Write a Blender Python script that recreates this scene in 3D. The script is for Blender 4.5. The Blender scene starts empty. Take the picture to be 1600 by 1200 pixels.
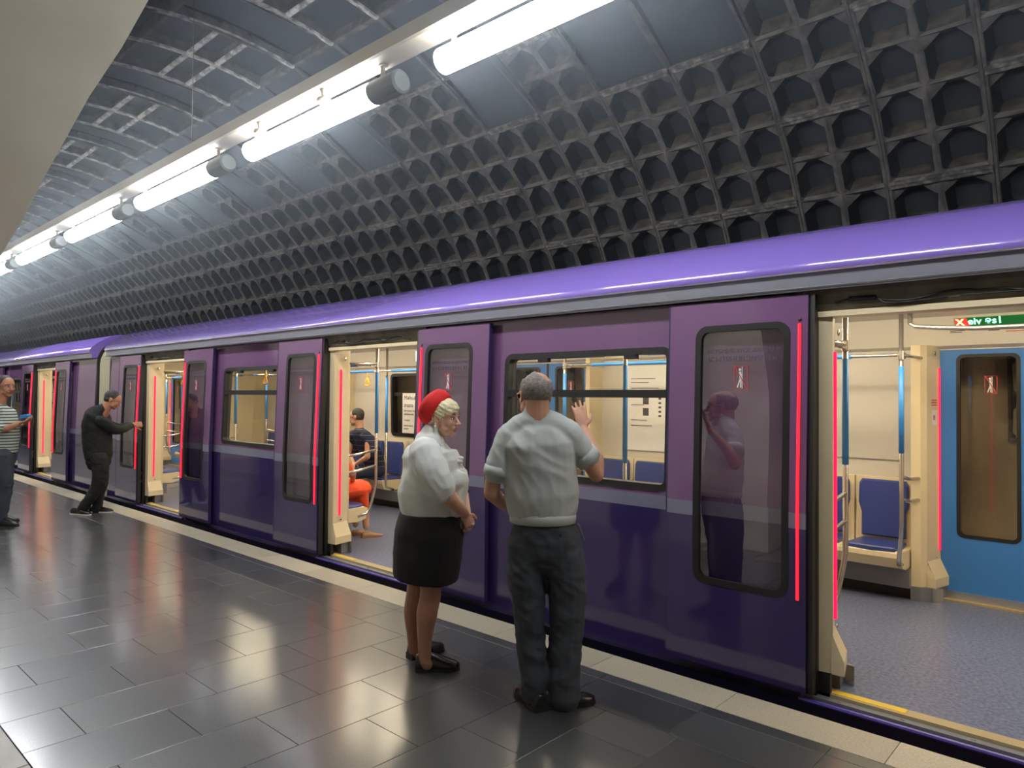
import bpy, bmesh, math, random
from mathutils import Vector, Matrix
random.seed(7)
# ------------------------------------------------------------------ camera
FPX, YAW, PIT, ROL, CH = 1101.7, 0.742285, 0.0181066, 0.0076094, 1.6
cy, sy, cp, sp = math.cos(YAW), math.sin(YAW), math.cos(PIT), math.sin(PIT)
FW = Vector((-sy*cp, cy*cp, sp)); R0 = Vector((cy, sy, 0)); U0 = R0.cross(FW)
RT = math.cos(ROL)*R0 + math.sin(ROL)*U0
UP = -math.sin(ROL)*R0 + math.cos(ROL)*U0
COL = bpy.context.scene.collection
SC = bpy.context.scene
cam = bpy.data.objects.new('camera', bpy.data.cameras.new('camera')); COL.objects.link(cam)
cam.matrix_world = Matrix(((RT.x, UP.x, -FW.x, 0), (RT.y, UP.y, -FW.y, 0), (RT.z, UP.z, -FW.z, CH), (0, 0, 0, 1)))
cam.data.sensor_width = 36; cam.data.lens = FPX*36/1600; cam.data.clip_start = .02; cam.data.clip_end = 200
SC.camera = cam
# ------------------------------------------------------------------ world, hall light, exposure
SC.view_settings.view_transform = 'Standard'; SC.view_settings.look = 'None'
SC.view_settings.exposure = 0.0; SC.view_settings.gamma = 1; SC.view_settings.use_curve_mapping = False
W = bpy.data.worlds.new('world'); SC.world = W; W.use_nodes = True
W.node_tree.nodes['Background'].inputs[0].default_value = (.6, .62, .62, 1)
W.node_tree.nodes['Background'].inputs[1].default_value = .10
TUBE_E, CABIN_E, STRIP_E = 46.0, 24.0, 1.8
def area(name, loc, rot, sx, sy_, power, col):
    L = bpy.data.lights.new(name, 'AREA'); L.shape = 'RECTANGLE'; L.size = sx; L.size_y = sy_; L.energy = power; L.color = col
    o = bpy.data.objects.new(name, L); COL.objects.link(o); o.location = loc; o.rotation_euler = rot; return o
area('hall_ceiling_light', (-2.0, -3.2, 4.3), (0, 0, 0), 9, 2.2, 380, (1, .95, .86))
area('hall_ceiling_light', (-13.0, -3.2, 4.3), (0, 0, 0), 9, 2.2, 300, (1, .95, .86))

def at(px, py, d):           # world point seen at a pixel of the 1600x1200 frame, d metres deep
    return Vector((0, 0, CH)) + d*((px-800)/FPX*RT - (py-600)/FPX*UP + FW)
# ------------------------------------------------------------------ materials
MATS = {}
def mat(name, col=(.5, .5, .5), rough=.5, metal=0., emit=None, estr=0., noise=None, bump=0., bscale=40., coat=0., spec=.5, varies=0., alpha=None):
    if name in MATS: return MATS[name]
    m = bpy.data.materials.new(name); m.use_nodes = True; MATS[name] = m
    nt = m.node_tree; b = nt.nodes['Principled BSDF']; N = nt.nodes.new; L = nt.links.new
    b.inputs['Base Color'].default_value = (*col, 1); b.inputs['Roughness'].default_value = rough
    b.inputs['Metallic'].default_value = metal; b.inputs['Specular IOR Level'].default_value = spec
    if coat: b.inputs['Coat Weight'].default_value = coat; b.inputs['Coat Roughness'].default_value = .175 if name == 'dark_granite' else .04
    if emit: b.inputs['Emission Color'].default_value = (*emit, 1); b.inputs['Emission Strength'].default_value = estr
    tc = N('ShaderNodeTexCoord')
    src = None
    if noise:
        col2, scale, lo, hi = noise
        nz = N('ShaderNodeTexNoise'); nz.inputs['Scale'].default_value = scale; nz.inputs['Detail'].default_value = 6
        L(tc.outputs['Object'], nz.inputs['Vector'])
        cr = N('ShaderNodeValToRGB'); cr.color_ramp.elements[0].position = lo; cr.color_ramp.elements[1].position = hi
        cr.color_ramp.elements[0].color = (*col, 1); cr.color_ramp.elements[1].color = (*col2, 1)
        L(nz.outputs['Fac'], cr.inputs['Fac']); src = cr.outputs['Color']
    if varies:
        oi = N('ShaderNodeObjectInfo'); mr = N('ShaderNodeMapRange')
        mr.inputs['To Min'].default_value = 1-varies; mr.inputs['To Max'].default_value = 1+varies
        L(oi.outputs['Random'], mr.inputs['Value'])
        mx = N('ShaderNodeMix'); mx.data_type = 'RGBA'; mx.blend_type = 'MULTIPLY'; mx.inputs['Factor'].default_value = 1
        if src: L(src, mx.inputs['A'])
        else: mx.inputs['A'].default_value = (*col, 1)
        L(mr.outputs['Result'], mx.inputs['B']); src = mx.outputs['Result']
    if src: L(src, b.inputs['Base Color'])
    if bump:
        n2 = N('ShaderNodeTexNoise'); n2.inputs['Scale'].default_value = bscale; n2.inputs['Detail'].default_value = 4
        L(tc.outputs['Object'], n2.inputs['Vector'])
        bp = N('ShaderNodeBump'); bp.inputs['Strength'].default_value = bump; bp.inputs['Distance'].default_value = .01
        L(n2.outputs['Fac'], bp.inputs['Height']); L(bp.outputs['Normal'], b.inputs['Normal'])
    return m
def glass(name, tint, refl=1.5, rough=.01):
    m = bpy.data.materials.new(name); m.use_nodes = True; MATS[name] = m
    nt = m.node_tree; nt.nodes.clear(); N = nt.nodes.new; L = nt.links.new
    o = N('ShaderNodeOutputMaterial'); mx = N('ShaderNodeMixShader'); t = N('ShaderNodeBsdfTransparent'); g = N('ShaderNodeBsdfGlossy')
    t.inputs[0].default_value = (*tint, 1); g.inputs['Roughness'].default_value = rough
    ge = N('ShaderNodeNewGeometry'); dp = N('ShaderNodeVectorMath'); dp.operation = 'DOT_PRODUCT'
    L(ge.outputs['Normal'], dp.inputs[0]); L(ge.outputs['Incoming'], dp.inputs[1])
    def M(op, a, b):
        n = N('ShaderNodeMath'); n.operation = op
        for i, v in enumerate((a, b)):
            if isinstance(v, (int, float)): n.inputs[i].default_value = v
            elif v is not None: L(v, n.inputs[i])
        return n.outputs[0]
    f0 = ((refl-1)/(refl+1))**2     # Schlick reflectance, the same from either side of the pane
    fr = M('ADD', M('MULTIPLY', M('POWER', M('SUBTRACT', 1.0, M('ABSOLUTE', dp.outputs['Value'], None)), 5.0), 1-f0), f0)
    L(fr, mx.inputs[0]); L(t.outputs[0], mx.inputs[1]); L(g.outputs[0], mx.inputs[2]); L(mx.outputs[0], o.inputs[0])
    return m
M_tile = mat('dark_granite', (.026, .030, .029), .40, coat=1.0, spec=.9,  noise=((.062, .066, .062), 160, .42, .68), bump=.05, bscale=30, varies=.3)
M_joint = mat('tile_grout', (.15, .15, .14), .6)
M_curb = mat('beige_granite', (.36, .31, .225), .45, noise=((.46, .41, .31), 90, .35, .7), bump=.1, bscale=120, varies=.12)
M_btile = mat('brown_marble', (.16, .13, .10), .3, noise=((.24, .2, .16), 5, .35, .7))
M_marble = mat('cream_marble', (.50, .45, .36), .35, noise=((.62, .57, .47), 2.2, .35, .7), bump=.04, bscale=3)
M_conc = mat('tunnel_concrete', (.34, .27, .18), .8, noise=((.55, .45, .32), 1.7, .3, .75), bump=.4, bscale=6)
M_pit = mat('track_bed', (.012, .012, .012), .9)
M_cell = mat('iron_pocket', (.010, .013, .017), .55, noise=((.024, .028, .032), 3.0, .35, .7), bump=.4, bscale=14, varies=.25)  # pocket colour darkened to paint in the occlusion of the recesses
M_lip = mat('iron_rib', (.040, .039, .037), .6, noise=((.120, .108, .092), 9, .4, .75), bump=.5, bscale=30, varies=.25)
M_dust = mat('dusty_flange', (.055, .052, .048), .8, noise=((.22, .20, .17), 16, .45, .7), bump=.8, bscale=50)
M_white = mat('scaled_rib', (.12, .12, .11), .8, noise=((.42, .41, .38), 14, .35, .62), bump=.8, bscale=50)
M_plate = mat('dark_cover_plate', (.020, .026, .032), .42, noise=((.036, .043, .049), 1.5, .3, .7), bump=.15, bscale=4, varies=.15)
M_roof = mat('roof_purple', (.205, .135, .49), .25, coat=.8)
M_up = mat('mauve_paint', (.150, .070, .165), .10, coat=.6, spec=.7)
M_lo = mat('indigo_paint', (.032, .021, .092), .10, coat=.6, spec=.7)
M_skirt = mat('skirt_gap_shade', (.006, .004, .016), .35)  # near-black colour paints in the shaded gap below the sill rail
M_prail = mat('purple_rail', (.085, .06, .30), .3)
M_stripe = mat('grey_stripe', (.17, .17, .24), .15, coat=.5)
M_band = mat('grey_gutter', (.24, .24, .29), .3, metal=.2)
M_alu = mat('aluminium_edge', (.55, .55, .58), .3, metal=.9)
M_black = mat('black_rubber', (.012, .011, .011), .45)
M_mech = mat('door_mechanism_dark', (.11, .10, .075), .6, noise=((.19, .17, .12), 6, .4, .6))
M_cream = mat('cream_panel', (.66, .55, .35), .4)
M_wallp = mat('pale_wall_panel', (.56, .52, .45), .4)
M_ceil = mat('cabin_ceiling_paint', (.70, .66, .56), .5)
M_vinyl = mat('speckled_blue_vinyl', (.075, .09, .16), .33, noise=((.20, .22, .30), 48, .35, .72))
M_seatb = mat('blue_seat_vinyl', (.035, .055, .22), .35)
M_bdoor = mat('blue_door_paint', (.045, .19, .52), .3)
M_sleeve = mat('blue_sleeve', (.05, .27, .68), .35)
M_steel = mat('brushed_steel', (.62, .58, .52), .25, metal=.95)
M_kick = mat('grey_kick_plate', (.20, .20, .21), .4, metal=.3)
M_yel = mat('yellow_sill', (.75, .50, .03), .4, noise=((.55, .40, .12), 5, .4, .65))
M_sill = mat('worn_brass_sill', (.45, .36, .2), .4, metal=.3)
M_red = mat('red_light', (.8, .02, .03), .4, emit=(1, .012, .030), estr=STRIP_E)
M_redj = mat('pink_red_light', (.8, .02, .03), .4, emit=(1, .006, .07), estr=STRIP_E*.9)
M_bdust = mat('brown_dust', (.032, .029, .026), .9, noise=((.105, .085, .067), 12, .35, .7), bump=.4, bscale=30)
M_tube = mat('tube_glow', (.9, .95, 1), .4, emit=(.93, .97, 1), estr=TUBE_E)
M_clight = mat('cabin_light', (1, .95, .85), .4, emit=(1, .86, .62), estr=CABIN_E)
M_tray = mat('cream_steel_tray', (.27, .235, .18), .5)
M_cap = mat('grey_end_cap', (.10, .115, .11), .5)
M_bell = mat('bellows_rubber', (.42, .38, .27), .6)
M_glass = glass('window_glass', (.88, .88, .84), 1.7)
M_dglass = glass('door_glass', (.86, .80, .82), 2.9)
M_fglass = glass('far_door_glass', (.9, .86, .8), 1.6)
M_strap = mat('orange_strap', (.9, .42, .02), .4)
M_paper = mat('white_poster', (.75, .73, .70), .5)
M_ink = mat('dark_ink', (.05, .05, .06), .6)
M_inkr = mat('red_ink', (.6, .06, .06), .6)
M_glyph = mat('glyph_white', (.75, .72, .68), .5)
M_ghost = mat('faded_lettering', (.09, .075, .09), .5)
M_ledbg = mat('led_board', (.01, .03, .012), .3, emit=(.0, .22, .03), estr=.5)
M_ledg = mat('led_green', (.2, 1, .5), .4, emit=(.35, 1, .6), estr=2.2)
M_ledr = mat('led_red', (.9, .02, .02), .4, emit=(1, .03, .03), estr=1.3)
M_ledy = mat('led_yellow', (1, .8, .3), .4, emit=(1, .80, .30), estr=2.2)
M_screen = mat('small_screen', (.5, .6, .9), .3, emit=(.55, .65, .95), estr=.9)
M_skin = mat('skin_tan', (.50, .25, .155), .5, noise=((.58, .31, .2), 12, .35, .7), bump=.04, bscale=150)
M_skin2 = mat('skin_warm', (.42, .19, .11), .5)
M_skinw = mat('skin_fair', (.60, .34, .23), .45, noise=((.66, .37, .26), 12, .3, .7))
M_leg = mat('sheer_stocking', (.36, .17, .11), .45)
M_greyh = mat('grey_hair', (.17, .15, .13), .8, noise=((.34, .31, .28), 60, .3, .7), bump=.8, bscale=220)
M_darkh = mat('dark_hair', (.022, .018, .016), .6, noise=((.07, .065, .06), 60, .4, .7), bump=.6, bscale=200)
M_blond = mat('platinum_hair', (.72, .62, .36), .45, noise=((.85, .78, .52), 25, .3, .7), bump=.7, bscale=60)
M_beret = mat('red_felt', (.62, .012, .014), .8, bump=.2, bscale=150)
M_shirtm = mat('pale_grey_cotton', (.43, .455, .43), .85, bump=.25, bscale=9)
M_shirtw = mat('white_blouse_cloth', (.66, .68, .65), .8, bump=.25, bscale=10)
M_trm = mat('charcoal_trousers', (.040, .046, .056), .8, bump=.4, bscale=9)
M_skirtb = mat('black_skirt_cloth', (.008, .008, .009), .8, bump=.2, bscale=8)
M_shoe = mat('black_leather', (.008, .008, .009), .28, bump=.1, bscale=40)
M_blk = mat('black_cloth', (.010, .010, .010), .85, bump=.4, bscale=10)
M_sole = mat('white_sole', (.62, .60, .54), .6)
M_navy = mat('navy_cloth', (.018, .022, .05), .85, bump=.3, bscale=10)
M_jean = mat('slate_trousers', (.035, .045, .06), .85, bump=.3, bscale=10)
M_orange = mat('orange_cloth', (.85, .08, .02), .8, bump=.4, bscale=12)
M_bphone = mat('blue_case', (.02, .2, .45), .4)
M_tan = mat('tan_leather', (.30, .16, .08), .5)
M_lips = mat('lip_colour', (.42, .10, .09), .4)
M_eye = mat('eye_white', (.7, .68, .65), .3)
M_iris = mat('dark_iris', (.02, .012, .01), .2)
M_brow = mat('brown_brow', (.09, .05, .035), .8)
M_pearl = mat('pearl', (.8, .78, .7), .2)
M_lens = mat('dark_lens', (.02, .012, .014), .08)
M_gold = mat('gold_metal', (.7, .45, .15), .3, metal=1)
def stripes(name, c1, c2, per, duty, zoff=0):
    m = mat(name, c1, .85); nt = m.node_tree; N = nt.nodes.new; L = nt.links.new; b = nt.nodes['Principled BSDF']
    tc = N('ShaderNodeTexCoord'); sx = N('ShaderNodeSeparateXYZ'); L(tc.outputs['Object'], sx.inputs[0])
    md = N('ShaderNodeMath'); md.operation = 'FRACT'; ml = N('ShaderNodeMath'); ml.operation = 'MULTIPLY'; ml.inputs[1].default_value = 1/per
    L(sx.outputs['Z'], ml.inputs[0]); L(ml.outputs[0], md.inputs[0])
    lt = N('ShaderNodeMath'); lt.operation = 'LESS_THAN'; lt.inputs[1].default_value = duty; L(md.outputs[0], lt.inputs[0])
    mx = N('ShaderNodeMix'); mx.data_type = 'RGBA'; mx.inputs['A'].default_value = (*c1, 1); mx.inputs['B'].default_value = (*c2, 1)
    L(lt.outputs[0], mx.inputs['Factor']); L(mx.outputs['Result'], b.inputs['Base Color']); return m
M_polo = stripes('striped_green_polo', (.46, .50, .44), (.06, .09, .08), .036, .42)
M_navys = stripes('navy_shirt_fine_stripes', (.02, .024, .055), (.16, .17, .22), .075, .10)

# ------------------------------------------------------------------ mesh helpers
def wl(o):
    v = Vector((0, 0, 0))
    while o: v += o.location; o = o.parent
    return v
def tag(o, label=None, cat=None, group=None, kind=None):
    if label: o['label'] = label
    if cat: o['category'] = cat
    if group: o['group'] = group
    if kind: o['kind'] = kind
    return o
def empty(name, loc=(0, 0, 0), parent=None, **k):
    o = bpy.data.objects.new(name, None); o.empty_display_size = .1; COL.objects.link(o)
    o.location = Vector(loc) - (wl(parent) if parent else Vector()); o.parent = parent; return tag(o, **k)
def copy_tree(o, dx=Vector(), parent=None):
    c = o.copy(); COL.objects.link(c); c.parent = parent
    if parent is None: c.location = o.location + Vector(dx)
    for ch in o.children: copy_tree(ch, parent=c)
    return c
class MB:
    def __init__(s): s.v = []; s.f = []; s.m = []
    def add(s, vs, fs, mi=0):
        b = len(s.v); s.v += [Vector(p) for p in vs]; s.f += [[b+i for i in f] for f in fs]; s.m += [mi]*len(fs); return s
    def box(s, x0, x1, y0, y1, z0, z1, mi=0, bev=0):
        if x0 > x1: x0, x1 = x1, x0
        if y0 > y1: y0, y1 = y1, y0
        if z0 > z1: z0, z1 = z1, z0
        return s.prism([(x0, y0), (x1, y0), (x1, y1), (x0, y1)], z0, z1, mi)
    def prism(s, poly, a0, a1, mi=0, axis='z'):        # poly in the other two axes, extruded along axis
        n = len(poly)
        def P(p, a): return {'z': (p[0], p[1], a), 'x': (a, p[0], p[1]), 'y': (p[0], a, p[1])}[axis]
        vs = [P(p, a0) for p in poly] + [P(p, a1) for p in poly]
        fs = [[i, (i+1) % n, n+(i+1) % n, n+i] for i in range(n)] + [list(range(n))[::-1], list(range(n, 2*n))]
        return s.add(vs, fs, mi)
    def loft(s, rings, mi=0, caps=True, closed=True):
        n = len(rings[0]); vs = [p for r in rings for p in r]; fs = []
        for k in range(len(rings)-1):
            for i in range(n if closed else n-1):
                j = (i+1) % n; fs.append([k*n+i, k*n+j, (k+1)*n+j, (k+1)*n+i])
        if caps: fs += [list(range(n))[::-1], [(len(rings)-1)*n+i for i in range(n)]]
        return s.add(vs, fs, mi)
    def tube(s, pts, r, mi=0, n=10, ref=None, b=None):
        pts = [Vector(p) for p in pts]; m = len(pts)
        rr = r if isinstance(r, (list, tuple)) else [r]*m
        bb = b if b is not None else rr
        if not isinstance(bb, (list, tuple)): bb = [bb]*m
        rings = []; prev = None
        for i, p in enumerate(pts):
            t = (pts[min(i+1, m-1)]-pts[max(i-1, 0)]).normalized()
            if ref is not None: a = Vector(ref) - t*t.dot(Vector(ref))
            else: a = prev - t*t.dot(prev) if prev else t.cross(Vector((0, 0, 1)) if abs(t.z) < .9 else Vector((1, 0, 0)))
            a.normalize(); prev = a; c = t.cross(a)
            rings.append([p + a*math.cos(2*math.pi*k/n)*rr[i] + c*math.sin(2*math.pi*k/n)*bb[i] for k in range(n)])
        return s.loft(rings, mi)
    def limb(s, pts, r, n=14, ref=None, b=None, mi=0, flat=False):   # tube with rounded ends and spline-smoothed path
        pts = [Vector(p) for p in pts]; r = list(r); b = list(b) if b else list(r)
        P, RR, BB = [], [], []
        m = len(pts)
        for i in range(m-1):
            p0, p1, p2, p3 = pts[max(i-1, 0)], pts[i], pts[i+1], pts[min(i+2, m-1)]
            for k in range(4):
                t = k/4; tt = t*t; q = t*t*t
                P.append(.5*((2*p1)+(p2-p0)*t+(2*p0-5*p1+4*p2-p3)*tt+(3*p1-p0-3*p2+p3)*q))
                sm = t; RR.append(r[i]+(r[i+1]-r[i])*sm); BB.append(b[i]+(b[i+1]-b[i])*sm)
        P.append(pts[-1]); RR.append(r[-1]); BB.append(b[-1])
        d0 = (P[0]-P[1]).normalized(); d1 = (P[-1]-P[-2]).normalized()
        c0 = min(RR[0], BB[0]); c1 = min(RR[-1], BB[-1])
        pre = [(P[0]+d0*c0*x, y) for x, y in ((.95, .3), (.6, .8))]; post = [(P[-1]+d1*c1*x, y) for x, y in ((.6, .8), (.95, .3))]
        if flat: pre, post = [], []
        PP = [p for p, _ in pre]+P+[p for p, _ in post]
        R2 = [RR[0]*y for _, y in pre]+RR+[RR[-1]*y for _, y in post]; B2 = [BB[0]*y for _, y in pre]+BB+[BB[-1]*y for _, y in post]
        return s.tube(PP, R2, mi, n, ref, B2)
    def ell(s, c, ax, mi=0, nu=14, nv=9):
        c = Vector(c); a, b, d = [Vector(q) for q in ax]; rings = []
        for i in range(1, nv):
            ph = math.pi*i/nv
            rings.append([c + (a*math.cos(2*math.pi*k/nu)+b*math.sin(2*math.pi*k/nu))*math.sin(ph) + d*math.cos(ph) for k in range(nu)])
        base = len(s.v); s.loft(rings, mi, caps=False)
        t = len(s.v); s.v += [c+d, c-d]
        L = base+(nv-2)*nu
        for k in range(nu):
            j = (k+1) % nu; s.f += [[t, base+j, base+k], [t+1, L+k, L+j]]; s.m += [mi, mi]
        return s
    def build(s, name, mats, parent=None, smooth=False, loc=None, **k):
        if not isinstance(mats, (list, tuple)): mats = [mats]
        org = Vector(loc) if loc is not None else (wl(parent) if parent else Vector())
        me = bpy.data.meshes.new(name); me.from_pydata([tuple(p-org) for p in s.v], [], s.f)
        for m in mats: me.materials.append(m)
        if len(mats) > 1: me.polygons.foreach_set('material_index', s.m)
        bm = bmesh.new(); bm.from_mesh(me); bmesh.ops.recalc_face_normals(bm, faces=bm.faces); bm.to_mesh(me); bm.free()
        if smooth: me.polygons.foreach_set('use_smooth', [True]*len(me.polygons))
        o = bpy.data.objects.new(name, me); COL.objects.link(o); o.parent = parent
        if loc is not None: o.location = org - (wl(parent) if parent else Vector())
        return tag(o, **k)
    def fuse(s, name, mats, parent=None, vox=.006, it=4, fold=None, **k):
        """one continuous skin round all the volumes in s"""
        o = s.build(name, mats, parent)
        r = o.modifiers.new('r', 'REMESH'); r.mode = 'VOXEL'; r.voxel_size = vox; r.use_smooth_shade = True
        if it: q = o.modifiers.new('s', 'SMOOTH'); q.factor = .5; q.iterations = it
        dg = bpy.context.evaluated_depsgraph_get(); dg.update()
        me = bpy.data.meshes.new_from_object(o.evaluated_get(dg)); o.modifiers.clear()
        if not isinstance(mats, (list, tuple)): mats = [mats]
        if fold:
            org = wl(parent) if parent else Vector()
            nn = [v.normal.copy() for v in me.vertices]
            for v, n_ in zip(me.vertices, nn): v.co += n_*fold(v.co+org, n_)
        if len(me.materials) == 0:
            for m in mats: me.materials.append(m)
        o.data = me; me.name = name
        me.polygons.foreach_set('use_smooth', [True]*len(me.polygons))
        return tag(o, **k)
def text(name, body, loc, xdir, updir, size, m, parent, mirror=False, bold=0.0):
    cu = bpy.data.curves.new(name, 'FONT'); cu.body = body; cu.size = size; cu.extrude = .0006; cu.offset = bold; cu.resolution_u = 2
    t = bpy.data.objects.new(name, cu); COL.objects.link(t)
    dg = bpy.context.evaluated_depsgraph_get(); dg.update(); me = bpy.data.meshes.new_from_object(t.evaluated_get(dg))
    bpy.data.objects.remove(t); xd = Vector(xdir).normalized(); ud = Vector(updir).normalized(); nd = xd.cross(ud)
    org = wl(parent)
    for v in me.vertices: v.co = Vector(loc)-org + xd*v.co.x*(-1 if mirror else 1) + ud*v.co.y + nd*v.co.z
    me.materials.clear(); me.materials.append(m)
    o = bpy.data.objects.new(name, me); COL.objects.link(o); o.parent = parent; return o

# ================================================================== PLATFORM FLOOR
fl = MB(); fl.box(-44, 3, -7, 3.69, -.4, -.012)
floor = fl.build('floor', M_joint, kind='structure')
J = .003
def slab(x0, x1, y0, y1, t=.012, b=.0012):
    q = MB(); z0 = -t
    q.add([(x0, y0, z0), (x1, y0, z0), (x1, y1, z0), (x0, y1, z0), (x0, y0, -b), (x1, y0, -b), (x1, y1, -b), (x0, y1, -b),
           (x0+b, y0+b, 0), (x1-b, y0+b, 0), (x1-b, y1-b, 0), (x0+b, y1-b, 0)],
          [[0, 1, 5, 4], [1, 2, 6, 5], [2, 3, 7, 6], [3, 0, 4, 7], [4, 5, 9, 8], [5, 6, 10, 9], [6, 7, 11, 10], [7, 4, 8, 11], [8, 9, 10, 11]])
    return q
cache = {}
def put(name, sx, sy_, x, y, m, parent, t=.012):
    key = (name, round(sx, 3), round(sy_, 3))
    if key not in cache: cache[key] = slab(J/2, sx-J/2, J/2, sy_-J/2, t).build(name, m, parent, loc=(0, 0, 0)); o = cache[key]
    else: o = cache[key].copy(); COL.objects.link(o)
    o.parent = parent; o.location = Vector((x, y, 0))-wl(parent); return o
farT = MB(); ncol = 0
PW = .4085; xx = -1.0
cols = [(-2.91-PW*k) for k in range(-12, 100)]
for ci, xr in enumerate(cols):
    k = ci-12; xl = xr-PW
    if xl < -43: break
    ys = [.865]
    y = 1.12 if k % 2 == 0 else 1.487
    while y < 2.95:
        if y > .95: ys.append(y)
        y += .628
    ys.append(3.01)
    for a, b in zip(ys, ys[1:]):
        if xl > -16.5 and xr < .6: put('floor_tile', PW, round(b-a, 3), xl, a, M_tile, floor)
        else: farT.v and None; q = slab(xl+J/2, xr-J/2, a+J/2, b-J/2); farT.add(q.v, q.f)
x = .74
while x > -43:
    if x > -12 and x < .5: put('floor_tile', .62, .315, x-.62, 3.01, M_tile, floor); put('floor_tile', .62, .092, x-.62, 3.325, M_tile, floor)
    else:
        for a, b in ((3.01, 3.325), (3.325, 3.417)):
            q = slab(x-.62+J/2, x-J/2, a+J/2, b-J/2); farT.add(q.v, q.f)
    x -= .565 if False else .62
farT.build('floor_tile', M_tile, floor, kind='stuff')
bt = MB(); x = 2.4
while x > -43:
    for y in (.865-.6, .865-1.2, .865-1.8):
        q = slab(x-.6+J, x-J, y+J, y+.6-J); bt.add(q.v, q.f)
    x -= .6
bt.build('hall_floor_tile', M_btile, floor, kind='stuff')
hb = MB(); hb.box(-44, 3, -7, -.94, -.012, 0); hb.build('hall_floor', M_btile, floor)
curb = MB(); curb.box(-44, 3, 3.425, 3.66, -.3, -.03)
curb = curb.build('trim_1', M_curb, kind='structure')
x = 1.5
while x > -42: put('curb_slab', .8, .27, x-.8, 3.42, M_curb, curb, .06); x -= .8
pit = MB(); pit.box(-44, 3, 3.60, 7.6, -1.5, -1.3); pit.box(-44, 3, 3.60, 3.66, -1.3, -.3); pit.build('track_bed', M_pit, kind='structure')

# ================================================================== VAULT
CY, CZ, RV = 3.17, 1.29, 4.0
RP = .755
def pol(x, th, d):
    a = math.radians(th); return Vector((x, CY+(RV+d)*math.cos(a), CZ+(RV+d)*math.sin(a)))
def cell(q, x0, x1, t0, t1, hx, ht, depth=.17, arch=.34, e0=0, e1=0, plate=False, lm=1):
    """x0<x1, t0<t1 the full cell between rib centres; hx, ht half ribs; e0/e1 extra flange at the segment ends"""
    xa, xb = x0+hx, x1-hx; dt = lambda m_: math.degrees(m_/RV)
    ta, tb = t0+dt(ht+e0), t1-dt(ht+e1)
    if plate:
        q.add([pol(x0, t0, 0), pol(x1, t0, 0), pol(x1, t1, 0), pol(x0, t1, 0), pol(xa, ta, 0), pol(xb, ta, 0), pol(xb, tb, 0), pol(xa, tb, 0)],
              [[0, 1, 5, 4], [1, 2, 6, 5], [2, 3, 7, 6], [3, 0, 4, 7]], lm)
        n = max(1, int((tb-ta)/5)); g = .012
        for i in range(n):
            u, v = ta+(tb-ta)*i/n, ta+(tb-ta)*(i+1)/n
            q.add([pol(xa, u, depth), pol(xb, u, depth), pol(xb, v, depth), pol(xa, v, depth)], [[0, 1, 2, 3]], 0)
        q.add([pol(xa, ta, 0), pol(xb, ta, 0), pol(xb, tb, 0), pol(xa, tb, 0), pol(xa, ta, depth), pol(xb, ta, depth), pol(xb, tb, depth), pol(xa, tb, depth)],
              [[0, 1, 5, 4], [1, 2, 6, 5], [2, 3, 7, 6], [3, 0, 4, 7]], lm)
        return
    cx = (xb-xa)*arch; ct = (tb-ta)*arch*.8; sx_ = (xb-xa)*.10; st = (tb-ta)*.08
    dl = .03
    rim = [(xa+sx_, ta, dl*.6), (xb-sx_, ta, dl*.6), (xb, ta+st, 0), (xb, tb-ct, 0), (xb-cx, tb, dl), (xa+cx, tb, dl), (xa, tb-ct, 0), (xa, ta+st, 0)]
    rect = [(x0, t0), (x1, t0), (x1, t1), (x0, t1)]
    ix, i0, i1 = (xb-xa)*.12, (tb-ta)*.12, (tb-ta)*.24
    jr = lambda m_: random.uniform(-m_, m_)
    rim = [(a+jr(.009), b+jr(.13), c+abs(jr(.012))) for a, b, c in rim]; depth = depth+jr(.015)
    fx0, fx1, fa, fb = xa+ix, xb-ix, ta+i0, tb-i1
    fcx, fct = (fx1-fx0)*arch*.9, (fb-fa)*arch*.6
    flo = [(fx0+.01, fa), (fx1-.01, fa), (fx1, fa+st), (fx1, fb-fct), (fx1-fcx, fb), (fx0+fcx, fb), (fx0, fb-fct), (fx0, fa+st)]
    vs = [pol(a, b, 0) for a, b in rect]+[pol(*r) for r in rim]+[pol(a, b, depth) for a, b in flo]
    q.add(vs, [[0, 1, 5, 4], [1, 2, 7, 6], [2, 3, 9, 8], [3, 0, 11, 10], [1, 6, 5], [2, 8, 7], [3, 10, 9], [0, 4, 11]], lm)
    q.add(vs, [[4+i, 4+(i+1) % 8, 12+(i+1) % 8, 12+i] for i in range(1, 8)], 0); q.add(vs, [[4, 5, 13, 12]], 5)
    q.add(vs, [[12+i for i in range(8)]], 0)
def flange(q, x0, x1, th, mi, w=.032, h=.022, up=1):
    a = math.degrees(w/RV)*up
    q.add([pol(x0+.01, th, 0), pol(x1-.01, th, 0), pol(x1-.01, th+a, 0), pol(x0+.01, th+a, 0),
           pol(x0+.01, th, -h), pol(x1-.01, th, -h), pol(x1-.01, th+a*.8, -h), pol(x0+.01, th+a*.8, -h)],
          [[0, 1, 5, 4], [1, 2, 6, 5], [2, 3, 7, 6], [3, 0, 4, 7], [4, 5, 6, 7]], mi)
def ringlip(q, x0, x1, t0, t1, mi, n=4, w=.028, h=.006):
    for xs, s in ((x0, 1), (x1, -1)):
        for i in range(n):
            u, v = t0+(t1-t0)*i/n, t0+(t1-t0)*(i+1)/n; xa, xb = xs+s*.003, xs+s*w
            q.add([pol(xa, u, 0), pol(xb, u, 0), pol(xb, v, 0), pol(xa, v, 0), pol(xa, u, -h), pol(xb-s*.008, u, -h), pol(xb-s*.008, v, -h), pol(xa, v, -h)],
                  [[0, 3, 7, 4], [1, 2, 6, 5], [4, 5, 6, 7], [0, 1, 5, 4], [2, 3, 7, 6]], mi)
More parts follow.
